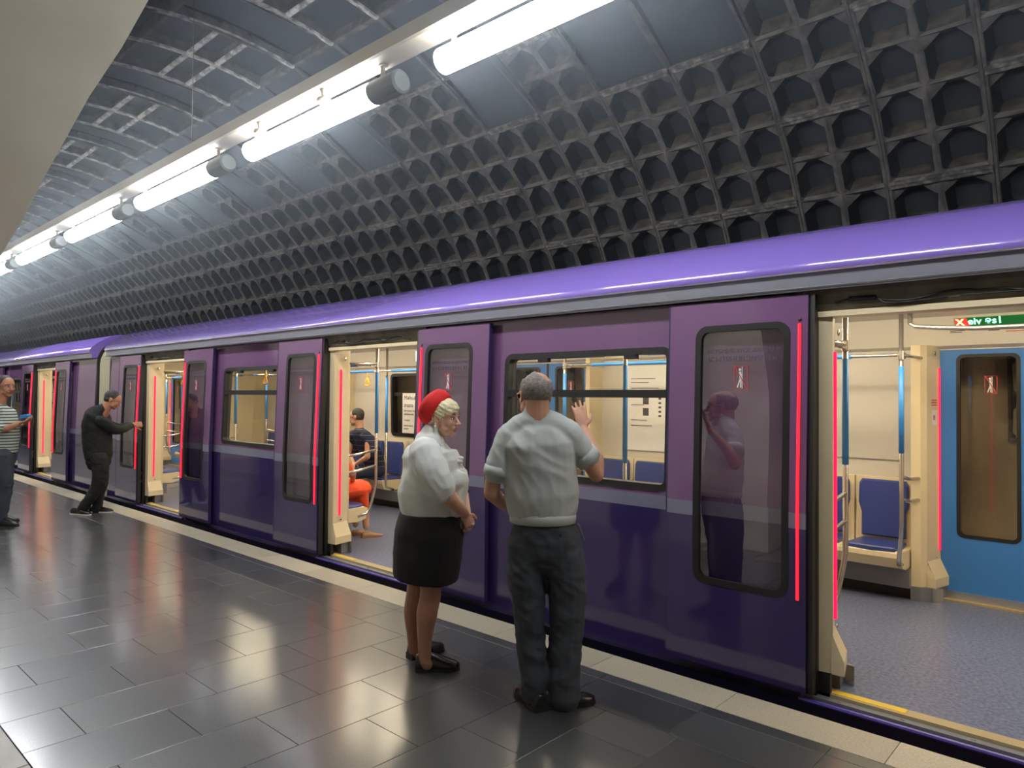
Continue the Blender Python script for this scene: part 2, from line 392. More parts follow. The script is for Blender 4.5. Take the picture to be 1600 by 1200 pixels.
VM = [M_cell, M_lip, M_dust, M_white, M_plate, M_bdust]
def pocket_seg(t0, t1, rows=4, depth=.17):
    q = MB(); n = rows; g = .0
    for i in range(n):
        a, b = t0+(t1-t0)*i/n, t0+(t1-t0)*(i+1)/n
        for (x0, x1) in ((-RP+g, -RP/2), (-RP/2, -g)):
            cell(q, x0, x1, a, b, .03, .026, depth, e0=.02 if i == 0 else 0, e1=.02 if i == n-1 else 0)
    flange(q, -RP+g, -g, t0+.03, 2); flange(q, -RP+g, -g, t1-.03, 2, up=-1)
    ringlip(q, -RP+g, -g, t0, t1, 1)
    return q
def plate_seg(t0, t1):
    q = MB(); cell(q, -RP, 0, t0, t1, .03, .03, .022, plate=True, lm=1)
    for i, f in enumerate(q.f): pass
    q.m = [4 if m == 0 else m for m in q.m]
    flange(q, -RP, 0, t0+.03, 2); return q
def frame_seg(t0, t1, mids, lm=3, depth=.11):
    q = MB(); ts = [t0]+list(mids)+[t1]
    for a, b in zip(ts, ts[1:]): cell(q, -RP, 0, a, b, .022, .022, depth, plate=True, lm=1)
    q.m = [4 if m == 0 else m for m in q.m]
    ringlip(q, -RP, 0, t0, t1, lm, n=6, w=.03, h=.02)
    for t in mids: flange(q, -RP, 0, t, lm, w=.05, h=.02, up=1); 
    return q
SEG = {}
def seg(kind, t0, t1, extra=()):
    key = (kind, t0, t1, extra)
    if key not in SEG:
        q = pocket_seg(t0, t1) if kind == 'p' else plate_seg(t0, t1) if kind == 'f' else frame_seg(t0, t1, extra)
        SEG[key] = (q, None)
    return key
shell = MB(); n = 60  # unseen dark shell added behind the segments to seal light leaks
for i in range(n):
    a, b = -25+205*i/n, -25+205*(i+1)/n
    shell.add([pol(3, a, .30), pol(-44, a, .30), pol(-44, b, .30), pol(3, b, .30)], [[0, 1, 2, 3]])
ceiling = shell.build('ceiling', M_pit, kind='structure')
farV = MB(); nseg = 0
typ = {0: 'B', 1: 'A', 2: 'B', 3: 'A', 4: 'A', 5: 'B', 6: 'A', 7: 'B', 8: 'B', 9: 'A', 10: 'B'}
for k in range(-2, 55):
    xr = -.93-RP*(k-1); t = typ.get(k, 'A' if k % 2 else 'B')
    L = []
    if t == 'A': L = [('p', 10.4, 32.1, ()), ('p', 32.1, 53.8, ()), ('f', 53.8, 77.8, ())]
    else: L = [('p', -.5, 21.2, ()), ('p', 21.2, 42.9, ()), ('p', 42.9, 64.6, ()), ('f', 64.6, 77.8, ())]
    L.append(('c', 77.8, 96.5, (85.1, 89.5)) if k % 3 != 2 else ('c', 77.8, 96.5, ()))
    L.append(('c', 96.5, 118, (104.5,) if k % 3 == 0 else ())); L.append(('c', 118, 140, ()))
    for s_ in L:
        key = seg(*s_)
        q, o0 = SEG[key]
        if -1 <= k <= 39:
            nseg += 1
            if o0 is None:
                o0 = q.build('vault_segment', VM, ceiling, loc=(0, 0, 0)); SEG[key] = (q, o0); o = o0
            else: o = o0.copy(); COL.objects.link(o)
            o.parent = ceiling; o.location = (xr, 0, 0)
        else:
            b = len(farV.v); farV.v += [p+Vector((xr, 0, 0)) for p in q.v]; farV.f += [[b+i for i in f] for f in q.f]; farV.m += q.m
farV.build('vault_segment', VM, ceiling, kind='stuff')
wf = MB(); n = 12
for i in range(n):
    a, b = -40+50*i/n, -40+50*(i+1)/n
    wf.add([pol(3, a, .02), pol(-44, a, .02), pol(-44, b, .02), pol(3, b, .02)], [[0, 1, 2, 3]])
wf.build('wall_track', M_conc, kind='structure')
# pylon: marble mass between platform and hall, ends at x=-3 towards the camera
prof = [(.50, 0), (.50, 1.5), (.53, 1.85), (.602, 2.08), (.666, 2.218), (.732, 2.395), (.873, 2.736), (.982, 2.961), (1.079, 3.193), (1.28, 3.62), (1.5, 4.05), (1.75, 4.5), (1.95, 5.3), (-.9, 5.3), (-.9, 0)]
py = MB(); py.prism(prof, -13, -3.0, axis='x'); py.prism(prof, -30, -17.0, axis='x')
py.build('wall_left', M_marble, kind='structure')
hw = MB(); hw.box(-44, 3, -7.2, -7, 0, 5.3); hw.box(3, 3.2, -7, 7.6, -1.5, 5.5); hw.box(-44.2, -44, -7, 7.6, -1.5, 5.5)
hw.build('wall_hall', M_marble, kind='structure')
hc = MB(); hc.box(-44, 3, -7, .4, 5.3, 5.4); hc.build('trim_2', M_marble, kind='structure')

# ================================================================== LAMPS
TY, TZ = 2.65, 3.50
tr = empty('cable_tray', (-12, 2.635, 3.66), label='long cream steel cable tray running above the row of tube lamps', cat='cable tray')
q = MB(); q.prism([(2.55, 3.75), (2.55, 3.665), (2.565, 3.655), (2.705, 3.655), (2.72, 3.665), (2.72, 3.75), (2.70, 3.75), (2.70, 3.68), (2.57, 3.68), (2.57, 3.75)], -34, 2.4, axis='x')
q.build('channel', M_tray, tr)
for x in [.45-6.72*i for i in range(5)]:
    h = MB(); h.tube([(x, 2.635, 3.68), (x, 2.635, 5.27)], .004, n=6); h.build('hanger_rod', M_steel, tr)
def lamp(x0):
    r = empty('tube_lamp', (x0, TY, 3.652))
    d = MB(); d.tube([(x0-.012, TY, TZ), (x0, TY, TZ), (x0+1.60, TY, TZ)], [.055, .072, .072], n=24); d.build('diffuser', M_tube, r, smooth=True)
    c = MB(); c.tube([(x0+1.60, TY, TZ), (x0+1.86, TY, TZ), (x0+1.872, TY, TZ)], [.0725, .0725, .058], n=24); c.build('end_cap', M_cap, r, smooth=False)
    for xs in (x0+.09, x0+1.68):
        s_ = MB(); s_.tube([(xs, TY, 3.652), (xs, TY, TZ+.05)], .014, n=10); s_.tube([(xs, TY, 3.653), (xs, TY, 3.645)], .028, n=12); s_.build('stem', M_tray, r)
    return r
ords = ['first', 'second', 'third', 'fourth', 'fifth', 'sixth']
L0 = lamp(-2.98)
lampx = [-2.98-2.24*i for i in range(14)]+[-.74]
for i, x in enumerate(lampx):
    o = L0 if i == 0 else copy_tree(L0, (x+2.98, 0, 0))
    if i < 6:
        lb = ['glowing white tube lamp cut off by the top edge of the photo', 'glowing white tube lamp with two round sensors between it and the tray',
              'glowing tube lamp third in the row counting from the top edge', 'glowing tube lamp fourth in the row counting from the top edge',
              'small glowing tube lamp fifth in the row, just right of the marble pylon edge', 'tube lamp sixth in the row, half hidden by the marble pylon'][i]
        tag(o, lb, 'lamp', 'tube lamps in a row under the tray')
    elif i < 14: tag(o, '%s tube lamp of the row, hidden behind the marble pylon' % ['seventh', 'eighth', 'ninth', 'tenth', 'eleventh', 'twelfth', 'thirteenth', 'fourteenth'][i-6], 'lamp', 'tube lamps in a row under the tray')
    else: tag(o, 'tube lamp overhead beyond the top edge of the photo', 'lamp')
for x, lb in ((-4.98, 'small round sensor under the cable tray near the left end of second lamp'), (-4.12, 'small round sensor under the cable tray above the middle of second lamp')):
    r = empty('smoke_detector', (x, 2.60, 3.655), label=lb, cat='detector', group='round sensors under the cable tray')
    q = MB(); q.tube([(x, 2.60, 3.653), (x, 2.60, 3.63), (x, 2.60, 3.60)], [.03, .02, .02], n=16); q.build('mount', M_tray, r, smooth=True)
    q = MB(); q.tube([(x, 2.60, 3.60), (x, 2.60, 3.585), (x, 2.60, 3.565), (x, 2.60, 3.56)], [.035, .05, .045, .02], n=20); q.build('head', M_tray, r, smooth=True)

# ================================================================== TRAIN
def lean(z): return max(0, (z-1.0))*.033
FY = 3.92                                  # outer body face, bottom
YC = 5.24                                  # car centre line
def rrect(x0, x1, z0, z1, r, n=5):
    p = []
    for cx, cz, a0 in ((x1-r, z1-r, 0), (x0+r, z1-r, 90), (x0+r, z0+r, 180), (x1-r, z0+r, 270)):
        for i in range(n+1):
            a = math.radians(a0+90*i/n); p.append((cx+r*math.cos(a), cz+r*math.sin(a)))
        if z0 < .9 and a0 == 90: p.append((x0, 1.0))
    if z0 < .9: p.append((x1, 1.0))
    return p
def ringmesh(q, outer, inner, y0, y1, mi=0, yf=lambda z: 0):
    n = len(outer); V = []
    for P, y in ((outer, y0), (inner, y0), (outer, y1), (inner, y1)): V += [(a, y+yf(b), b) for a, b in P]
    F = []
    for i in range(n):
        j = (i+1) % n; F += [[i, j, n+j, n+i], [2*n+i, 3*n+i, 3*n+j, 2*n+j], [i, 2*n+i, 2*n+j, j], [n+i, n+j, 3*n+j, 3*n+i]]
    q.add(V, F, mi)
def holed(q, x0, x1, zs, mis, holes, yfun, th, sgn=1):
    """vertical skin split into z rows zs with materials mis, minus rectangular holes (xa,xb,za,zb)"""
    X = sorted({x0, x1, *[h[0] for h in holes], *[h[1] for h in holes]}); X = [x for x in X if x0 <= x <= x1]
    Z = sorted({*zs, *[h[2] for h in holes], *[h[3] for h in holes]}); Z = [z for z in Z if zs[0] <= z <= zs[-1]]
    for a, b in zip(X, X[1:]):
        for c, d in zip(Z, Z[1:]):
            mx, mz = (a+b)/2, (c+d)/2
            if any(h[0] < mx < h[1] and h[2] < mz < h[3] for h in holes): continue
            mi = [m for z0, z1, m in zip(zs, zs[1:], mis) if z0 < mz < z1][0]
            y0, y1 = yfun(c), yfun(d)
            q.add([(a, y0, c), (b, y0, c), (b, y1, d), (a, y1, d), (a, y0+th*sgn, c), (b, y0+th*sgn, c), (b, y1+th*sgn, d), (a, y1+th*sgn, d)],
                  [[0, 1, 2, 3], [4, 7, 6, 5], [0, 4, 5, 1], [3, 2, 6, 7], [0, 3, 7, 4], [1, 5, 6, 2]], mi)
ROOF = [(3.885, 2.185), (3.868, 2.275), (3.852, 2.280), (3.846, 2.292), (3.847, 2.312), (3.855, 2.335), (3.873, 2.362), (3.908, 2.396), (3.95, 2.43), (4.0, 2.466), (4.11, 2.537), (4.25, 2.592), (4.6, 2.625), (5.24, 2.64)]
PICT = {}
def pictogram(parent, x, z, y):
    q = MB(); w, h, t = .033*1.25, .055*1.25, .0035
    for a in ((x-w, x+w, z+h-t, z+h), (x-w, x+w, z-h, z-h+t), (x-w, x-w+t, z-h, z+h), (x+w-t, x+w, z-h, z+h)): q.box(a[0], a[1], y, y+.001, a[2], a[3])
    q.add([(x-w, y-.0008, z+h), (x-w+.007, y-.0008, z+h), (x+w, y-.0008, z-h), (x+w-.007, y-.0008, z-h)], [[0, 1, 2, 3]])
    p = q.build('no_leaning_sign', M_inkr, parent, label='square no leaning pictogram')
    g = MB(); s = 1.25
    def bar(x0, z0, x1, z1, wd): 
        d = Vector((x1-x0, 0, z1-z0)); n_ = Vector((-d.z, 0, d.x)).normalized()*wd*s/2; a = Vector((x+x0*s, y, z+z0*s)); b = Vector((x+x1*s, y, z+z1*s))
        g.add([a-n_, b-n_, b+n_, a+n_], [[0, 1, 2, 3]])
    bar(.006, .05, .006, -.05, .003); bar(-.004, .028, -.002, -.002, .011); bar(-.002, -.002, -.018, -.046, .006); bar(0, -.004, -.001, -.046, .006); bar(-.004, .022, .006, .010, .004)
    g.ell((x-.005*s, y, z+.037*s), (Vector((.0065*s, 0, 0)), Vector((0, .0005, 0)), Vector((0, 0, .0065*s))), nu=8, nv=6)
    g.build('figure', M_glyph, p)
def leaf(car, c, side, words=True):
    """open plug-door leaf standing outside the body; side=-1 left leaf, +1 right leaf"""
    xi = c+side*.745; xo = c+side*1.585; x0, x1 = min(xi, xo), max(xi, xo); Y = 3.85
    r = MB(); yf = lambda z: Y+lean(z)
    wa, wb = (xi+side*.105, xi+side*.65); w0, w1 = min(wa, wb), max(wa, wb)
    holed(r, x0, x1, [.03, .90, .985, 2.165], [1, 2, 0], [(w0+.02, w1-.02, .52+.02, 2.02-.02)], yf, .035)
    lf = r.build('door_leaf', [M_up, M_lo, M_stripe], car)
    f = MB(); ringmesh(f, rrect(w0-.012, w1+.012, .51, 2.03, .075), rrect(w0+.025, w1-.025, .547, 1.993, .05), Y-.003, Y+.02, yf=lean)
    f.build('window_frame', M_black, lf)
    g = MB(); g.add([(w0, Y+.012+lean(.53), .53), (w1, Y+.012+lean(.53), .53), (w1, Y+.012, 1.0), (w0, Y+.012, 1.0), (w1, Y+.012+lean(2.0), 2.0), (w0, Y+.012+lean(2.0), 2.0)], [[0, 1, 2, 3], [3, 2, 4, 5]])
    g.build('window_pane', M_dglass, lf)
    s = MB(); xs = xi+side*.043
    s.tube([(xs, Y-.004+lean(z), z) for z in (.52, 1.0, 1.5, 2.01)],   .0085, n=8); s.build('light_strip', M_red, lf, label='vertical red light strip')
    s = MB(); s.ell((xs, Y+lean(2.03), 2.032), (Vector((.011, 0, 0)), Vector((0, .006, 0)), Vector((0, 0, .011)))); s.build('strip_cap', M_black, lf, smooth=True)
    e = MB(); e.add([], []); xa, xb = (xi-.035, xi) if side > 0 else (xi, xi+.035)
    e.loft([[(xa, Y+.012+lean(z), z), (xb, Y+.002+lean(z), z), (xb, Y+.05+lean(z), z), (xa, Y+.045+lean(z), z)] for z in (.03, 1.0, 2.165)]); e.build('rubber_edge', M_black, lf)
    e = MB(); xa = xo+(-.004 if side > 0 else .004); e.loft([[(xa, Y-.002+lean(z), z), (xo+side*.004, Y-.002+lean(z), z), (xo+side*.004, Y+.035+lean(z), z), (xa, Y+.035+lean(z), z)] for z in (.03, 1.0, 2.165)]); e.build('edge_trim', M_lo, lf)
    if words:
        xm = (w0+w1)/2
        pictogram(lf, xm, 1.72, Y+.008+lean(1.72))
        text('lettering', 'QAPILARA SÖYKƏNMƏYİN', (w1-.04, Y+.009+lean(1.87), 1.865), (1, 0, 0), (0, .03, 1), .036, M_ghost, lf, mirror=True)
        text('lettering', 'НЕ ПРИСЛОНЯТЬСЯ', (w1-.06, Y+.009+lean(1.82), 1.815), (1, 0, 0), (0, .03, 1), .042, M_ghost, lf, mirror=True)
    return lf
def jamb(car, c, side, near=True):
    """cream door post with light strip and flared foot; drawn on the doorway side of the bay"""
    S = side
    if near: y0, sg = 3.97, 1
    else: y0, sg = 6.52, -1
    def P(dx, dy): return (c+S*dx, y0+sg*dy)
    q = MB()
    body = [P(.645, 0), P(.70, .20), P(.735, .245), P(.80, .26), P(.80, -.02)]
    q.prism(body, .13, 2.06 if near else 2.035)
    # flared foot
    A = [P(.645, 0), P(.70, .20), P(.705, .19), P(.65, .0)]; B = [P(.585, -.005), P(.64, .215), P(.70, .21), P(.65, -.01)]
    q.loft([[(*p, .13) for p in B], [(*p, .20) for p in B], [(*p, .33) for p in A]])
    j = q.build('door_post', M_cream, car)
    k = MB(); k.prism([P(.60, .0) if not near else P(.64, .10), P(.655, .205), P(.74, .25), P(.805, .262), P(.80, 0 if not near else .1)], .02, .13); k.build('kick_plate', M_kick, j)
    k = MB(); k.prism([P(.595, .19), P(.635, .225), P(.66, .22), P(.65, .195)], .02, .13); k.build('steel_corner', M_steel, j)
    s = MB(); sx_ = .668 if near else .652; sd = .088 if near else .03; ya = P(sx_, sd)
    s.tube([(ya[0]-S*.006, ya[1], z) for z in (.40, 1.0, 1.86)], .011 if near else .006, n=8); s.build('light_strip', M_redj, j, label='vertical pink-red light strip')
    s = MB(); ya = P(.66, .1); s.ell((ya[0]-S*.004, ya[1], .36), (Vector((.006, 0, 0)), Vector((0, .012, 0)), Vector((0, 0, .012)))); s.ell((ya[0]-S*.004, ya[1]+sg*.03, 1.97), (Vector((.006, 0, 0)), Vector((0, .016, 0)), Vector((0, 0, .02)))); s.build('screw_cap', M_steel, j, smooth=True)
    return j
def poleset(car, c, side, near=True):
    S = side; yp = 4.58 if near else 5.86; sg = 1 if near else -1; xp = c+S*.77; ye = 4.20 if near else 6.28
    q = MB(); q.tube([(xp, yp, 2.24), (xp, yp, .66), (xp+S*.01, yp-sg*.02, .56), (xp+S*.03, yp-sg*.05, .42), (xp+S*.04, yp-sg*.09, .35), (xp+S*.05, yp-sg*.2, .33)], .0165, n=12)
    for z in (.99, .82): q.tube([(xp, yp, z+.035), (xp+S*.005, (yp*.4+ye*.6), z-.005), (c+S*.75, ye, z-.01)], .014, n=10)
    q.tube([(xp, yp, 1.935), (c+S*.73, ye, 1.93)], .013, n=10)
    p = q.build('grab_pole', M_steel, car, smooth=True)
    s = MB(); s.tube([(xp, yp, 1.85), (xp, yp, 1.20)], .019, n=14); s.build('sleeve', M_sleeve, p, smooth=True)
    s = MB(); s.tube([(xp, yp, 1.965), (xp, yp, 1.90)], .022, n=12); s.box(xp-.012, xp+.012, min(yp, yp-sg*.09), max(yp, yp-sg*.09), 1.91, 1.955); s.build('clamp', M_steel, p)
    return p
SEAT = {}
def seat_at(car, x, near):
    """one seat, x its centre; near bench backs onto the platform side wall"""
    key = near
    if key not in SEAT or SEAT[key][0] != car:
        sg = 1 if near else -1; yw = 4.03 if near else 6.50
        Y = lambda d: yw+sg*d
        q = MB(); w = .225
        # shell: back with waisted wings, pan with front lip
        bk = [(-w, .955), (w, .955), (w+.002, .80), (w*.98, .70), (w, .58), (w, .40), (-w, .40), (-w, .58), (-w*.98, .70), (-w-.002, .80)]
        q.loft([[(x+a, Y(.02), b) for a, b in bk], [(x+a*.98, Y(.085-.02*(b-.4)), b) for a, b in bk]])
        pan = [(.03, .35), (.03, .405), (.44, .425), (.475, .41), (.48, .375), (.45, .30), (.36, .275), (.10, .28)]
        q.loft([[(x-w, Y(a), b) for a, b in pan], [(x+w, Y(a), b) for a, b in pan]])
        s = q.build('seat', M_cream, car, loc=(x, yw, .4))
        b = MB()
        for i in range(1):
            pad = [(-.165, .935), (.165, .935), (.185, .90), (.188, .74), (.165, .66), (.165, .47), (-.165, .47), (-.165, .66), (-.188, .74), (-.185, .90)]
            b.loft([[(x+a_, Y(.06), z_) for a_, z_ in pad], [(x+a_, Y(.105+.03*(.95-z_)), z_) for a_, z_ in pad], [(x+a_*.93, Y(.118+.03*(.95-z_)), .70+(z_-.70)*.95) for a_, z_ in pad]])
        b.build('backrest_pad', M_seatb, s)
        cpn = MB(); out = [(-.17, .11), (.17, .11), (.185, .25), (.195, .40), (.17, .455), (0, .47), (-.17, .455), (-.195, .40), (-.185, .25)]
        cpn.loft([[(x+a_, Y(d), .41) for a_, d in out], [(x+a_, Y(d), .435+.01*math.cos(d*12)) for a_, d in out], [(x+a_*.93, Y(.03+d*.92), .452) for a_, d in out]])
        cpn.build('cushion', M_seatb, s)
        SEAT[key] = (car, s, x); return s
    _, s, xs = SEAT[key]
    c = s.copy(); COL.objects.link(c); c.parent = car; c.location = s.location+Vector((x-xs, 0, 0))
    for ch in s.children: d = ch.copy(); COL.objects.link(d); d.parent = c
    return c
def make_car(name, xa, xb, centers, wins, label, seats=True):
    car = empty(name, (xa, YC, 0), label=label, cat='train car')
    H = lambda z: FY+lean(z)
    # near side skin
    holes = [(c-.78, c+.78, -.02, 2.165) for c in centers]+[(a+.03, b-.03, 1.01+.03, 1.925-.03) for a, b in wins]
    q = MB(); holed(q, xa, xb, [-.06, .9, .985, 2.185], [1, 2, 0], holes, H, .07)
    q.build('body_side', [M_up, M_lo, M_stripe], car)
    # inner lining near
    q = MB(); holed(q, xa, xb, [.02, 2.06], [0], [(c-.79, c+.79, 0, 3) for c in centers]+[(a+.03, b-.03, 1.04, 1.895) for a, b in wins], lambda z: 3.995, .02); q.build('inner_wall', M_cream, car)
    q = MB(); q.box(xa, xb, 3.87, 4.0, -.17, -.02); q.box(xa, xb, 6.5, 6.6, -.17, -.02); q.build('skirt', M_skirt, car)
    # far side skin
    mir = lambda z: 2*YC-FY-lean(z)
    fh = [(c-.65, c+.65, -.02, 2.0) for c in centers]+[(a+.03, b-.03, 1.04, 1.895) for a, b in wins]
    q = MB(); holed(q, xa, xb, [-.06, .9, .985, 2.185], [1, 2, 0], fh, mir, .008, -1); q.build('body_side', [M_up, M_lo, M_stripe], car)
    q = MB(); holed(q, xa, xb, [.02, 2.02], [0], fh, lambda z: 6.50, .006); q.build('inner_wall', M_wallp, car)
    # roof
    pr = ROOF+[(2*YC-y, z) for y, z in ROOF[::-1][1:]]
    q = MB(); top = pr+[(2*YC-3.95, 2.19), (2*YC-4.05, 2.30), (YC, 2.50), (4.05, 2.30), (3.95, 2.19)]
    n1 = len(pr)
    q.loft([[(xa, *p) for p in top], [(xb, *p) for p in top]])
    q.m = [(1 if (i < 1 or i in (n1-2,)) else 0) for i in range(len(q.f))]
    rf = q.build('roof', [M_roof, M_band], car, smooth=False)
    for i, p in enumerate(rf.data.polygons): p.use_smooth = 2 <= i < n1-3
    q = MB(); q.loft([[(xa, *p) for p in ((3.862, 2.192), (3.856, 2.200), (3.868, 2.206), (3.88, 2.19))], [(xb, *p) for p in ((3.862, 2.192), (3.856, 2.200), (3.868, 2.206), (3.88, 2.19))]])
    q.loft([[(xa, *p) for p in ((3.853, 2.279), (3.845, 2.286), (3.852, 2.290))], [(xb, *p) for p in ((3.853, 2.279), (3.845, 2.286), (3.852, 2.290))]]); q.build('gutter_trim', M_alu, car)
    # cabin floor, ceiling
    q = MB(); q.box(xa, xb, 4.0, 6.5, -.06, .02); q.build('cabin_floor', M_vinyl, car)
    q = MB(); cs = [(4.0, 2.06), (4.03, 2.05), (4.30, 2.25), (4.45, 2.29), (6.03, 2.29), (6.30, 2.25), (6.42, 2.06), (6.44, 2.03), (6.52, 2.0), (6.52, 2.06), (6.36, 2.30), (6.05, 2.34), (4.42, 2.34), (4.26, 2.30), (4.0, 2.10)]
    q.loft([[(xa, *p) for p in cs], [(xb, *p) for p in cs]]); q.build('cabin_ceiling', [M_ceil], car)
    for yl in (4.95, 5.55):
        x = xb-.3
        while x-1.5 > xa: 
            l = MB(); l.box(x-1.45, x, yl-.05, yl+.05, 2.272, 2.292); l.build('ceiling_light', M_clight, car); x -= 1.55
    for yl, sgn in ((4.33, 1),):
        q = MB(); q.box(xa, xb, yl-.015, yl+.015, 2.235, 2.262); q.build('ceiling_trim', M_alu, car)
    # near windows
    for a, b in wins:
        for far in (False, True):
            yb = 3.913 if not far else 2*YC-3.913; yy = (lambda z: lean(z)) if not far else (lambda z: -lean(z)); t = .085 if not far else -.085
            q = MB(); ringmesh(q, rrect(a, b, 1.01, 1.925, .07), rrect(a+.042, b-.042, 1.052, 1.883, .035), yb, yb+t, yf=yy)
            wn = q.build('window', M_black, car)
            w = MB(); w.box(a+.04, b-.04, yb+yy(1.65)-.002, yb+yy(1.65)+t*.6, 1.60, 1.652); w.build('crossbar', M_black, wn)
            w = MB(); yp = yb+t*.3; w.add([(a+.03, yp+yy(1.04), 1.04), (b-.03, yp+yy(1.04), 1.04), (b-.03, yp+yy(1.62), 1.62), (a+.03, yp+yy(1.62), 1.62)], [[0, 1, 2, 3]]); w.build('window_pane', M_glass, wn)
            w = MB(); w.add([(a+.03, yp+yy(1.64), 1.64), (b-.03, yp+yy(1.64), 1.64), (b-.03, yp+yy(1.9), 1.9), (a+.03, yp+yy(1.9), 1.9)], [[0, 1, 2, 3]]); w.build('window_pane', M_glass, wn)
            if not far:
                w = MB()
                for f_ in (.26, .78): w.box(a+(b-a)*f_-.045, a+(b-a)*f_+.045, yb+.03, yb+.07, 1.855, 1.89); 
                w.build('latch', M_black, wn)
    # doors
    for c in centers:
        for s_ in (-1, 1):
            leaf(car, c, s_); 
            jamb(car, c, s_, True); jamb(car, c, s_, False)
            poleset(car, c, s_, True); poleset(car, c, s_, False)
            q = MB(); x0, x1 = sorted((c+s_*.715, c+s_*.785)); q.box(x0, x1, 3.925, 3.995, -.02, 2.10); x0, x1 = sorted((c+s_*.655, c+s_*.72)); q.box(x0, x1, 3.955, 3.985, -.02, .125)  # low second box is black to imitate the shaded recess under the post
            fr = q.build('door_pocket', M_black, car)
            q = MB(); xg = c+s_*.745
            q.tube([(xg, 3.915, .33), (xg, 3.905, .36), (xg, 3.905, .43), (xg, 3.915, .46)], .008, n=6); q.build('latch_handle', M_alu, fr)
            q = MB(); q.tube([(xg, 3.91, 2.05), (xg, 3.91, 1.0)], .006, n=6); q.tube([(c+s_*.78, 3.90, .1), (xg-.02*s_, 3.89, .11)], .010, n=6); q.build('door_guide', M_steel, fr)
        # mechanism box above the doorway
        q = MB(); q.loft([[(c-.79, *p) for p in ((3.925, 2.19), (3.925, 2.165), (3.945, 2.10), (3.985, 2.065), (4.05, 2.065), (4.05, 2.20))], [(c+.79, *p) for p in ((3.925, 2.19), (3.925, 2.165), (3.945, 2.10), (3.985, 2.065), (4.05, 2.065), (4.05, 2.20))]])
        mb = q.build('door_mechanism', M_mech, car)
        q = MB(); pts = []
        for i in range(25):
            u = i/24; pts.append((c-.62+1.2*u, 3.935, 2.115+.016*math.sin(u*17)+.02*math.exp(-((u-.62)/.06)**2)))
        q.tube(pts, .006, n=6); q.box(c-.55, c-.42, 3.925, 3.95, 2.115, 2.14); q.box(c-.05, c+.30, 3.93, 3.95, 2.10, 2.106); q.tube([(c-.42, 3.935, 2.13), (c-.38, 3.93, 2.095), (c-.30, 3.93, 2.09), (c-.1, 3.935, 2.10)], .005, n=6)
        q.build('cable', M_black, mb, smooth=True)
        q = MB(); q.box(c-.79, c+.79, 3.945, 4.06, 2.045, 2.075); q.build('header_trim', M_cream, car)
        # sill: yellow and worn metal edge, purple rail
        sl = MB(); sl.box(c-.74, c+.74, 3.955, 4.035, .0, .024); so = sl.build('door_sill', M_sill, car)
        for a_, b_ in ((-.72, -.30), (.30, .72)): y_ = MB(); y_.box(c+a_, c+b_, 3.975, 4.03, .02, .0262); y_.build('yellow_mark', M_yel, so)
        y_ = MB(); y_.box(c-.79, c+.79, 3.905, 3.957, -.02, .008); y_.build('sill_plate', M_kick, so)
        y_ = MB(); y_.tube([(c-.79, 3.878, -.012), (c+.79, 3.878, -.012)], .013, n=8); y_.build('sill_rail', M_prail, so)
        for i in range(5): 
            y_ = MB(); y_.ell((c-.6+.3*i, 3.93, .008), (Vector((.012, 0, 0)), Vector((0, .012, 0)), Vector((0, 0, .004))), nu=10, nv=6); y_.build('screw', M_mech, so)
        # far closed blue doors
        for s_ in (-1, 1):
            x0, x1 = sorted((c+s_*.018, c+s_*.645)); w0, w1 = sorted((c+s_*.12, c+s_*.53))
            q = MB(); holed(q, x0, x1, [.05, 2.0], [0], [(w0+.02, w1-.02, .54, 1.94)], lambda z: 6.51, .035)
            fd = q.build('inner_door_leaf', M_bdoor, car)
            f = MB(); ringmesh(f, rrect(w0-.004, w1+.004, .518, 1.962, .05), rrect(w0+.022, w1-.022, .542, 1.938, .035), 6.505, 6.53); f.build('window_frame', M_black, fd)
            g = MB(); g.add([(w0, 6.522, .53), (w1, 6.522, .53), (w1, 6.522, 1.95), (w0, 6.522, 1.95)], [[0, 1, 2, 3]]); g.build('window_pane', M_fglass, fd)
            pictogram(fd, (w0+w1)/2+.02, 1.72, 6.516)
        q = MB(); q.box(c-.018, c+.018, 6.508, 6.55, .05, 2.0); q.build('rubber_edge', M_black, car)
        q = MB(); q.box(c-.65, c+.65, 6.44, 6.52, .02, .034); q.build('door_sill', M_sill, car)
        q = MB(); q.box(c-.63, c+.63, 6.49, 6.515, .035, .09); q.build('door_track', M_alu, car)
        # overhead rail across vestibule
        q = MB(); q.tube([(c-.71, 5.86, 2.25), (c-.70, 5.82, 2.165), (c-.66, 5.79, 2.135), (c-.50, 5.78, 2.118), (c-.28, 5.78, 2.102), (c, 5.78, 2.10), (c+.28, 5.78, 2.102), (c+.50, 5.78, 2.118), (c+.66, 5.79, 2.135), (c+.70, 5.82, 2.165), (c+.71, 5.86, 2.25)], .017, n=12); q.build('overhead_rail', M_steel, car, smooth=True)
    # bays: seats, rails, mid poles
    cs_ = sorted(centers)
    bays = [(a+.80, b-.80) for a, b in zip(cs_, cs_[1:])]
    if cs_[0]-.8-xa > .6: bays.append((xa+.12, cs_[0]-.80))
    if xb-cs_[-1]-.8 > .6: bays.append((cs_[-1]+.80, xb-.12))
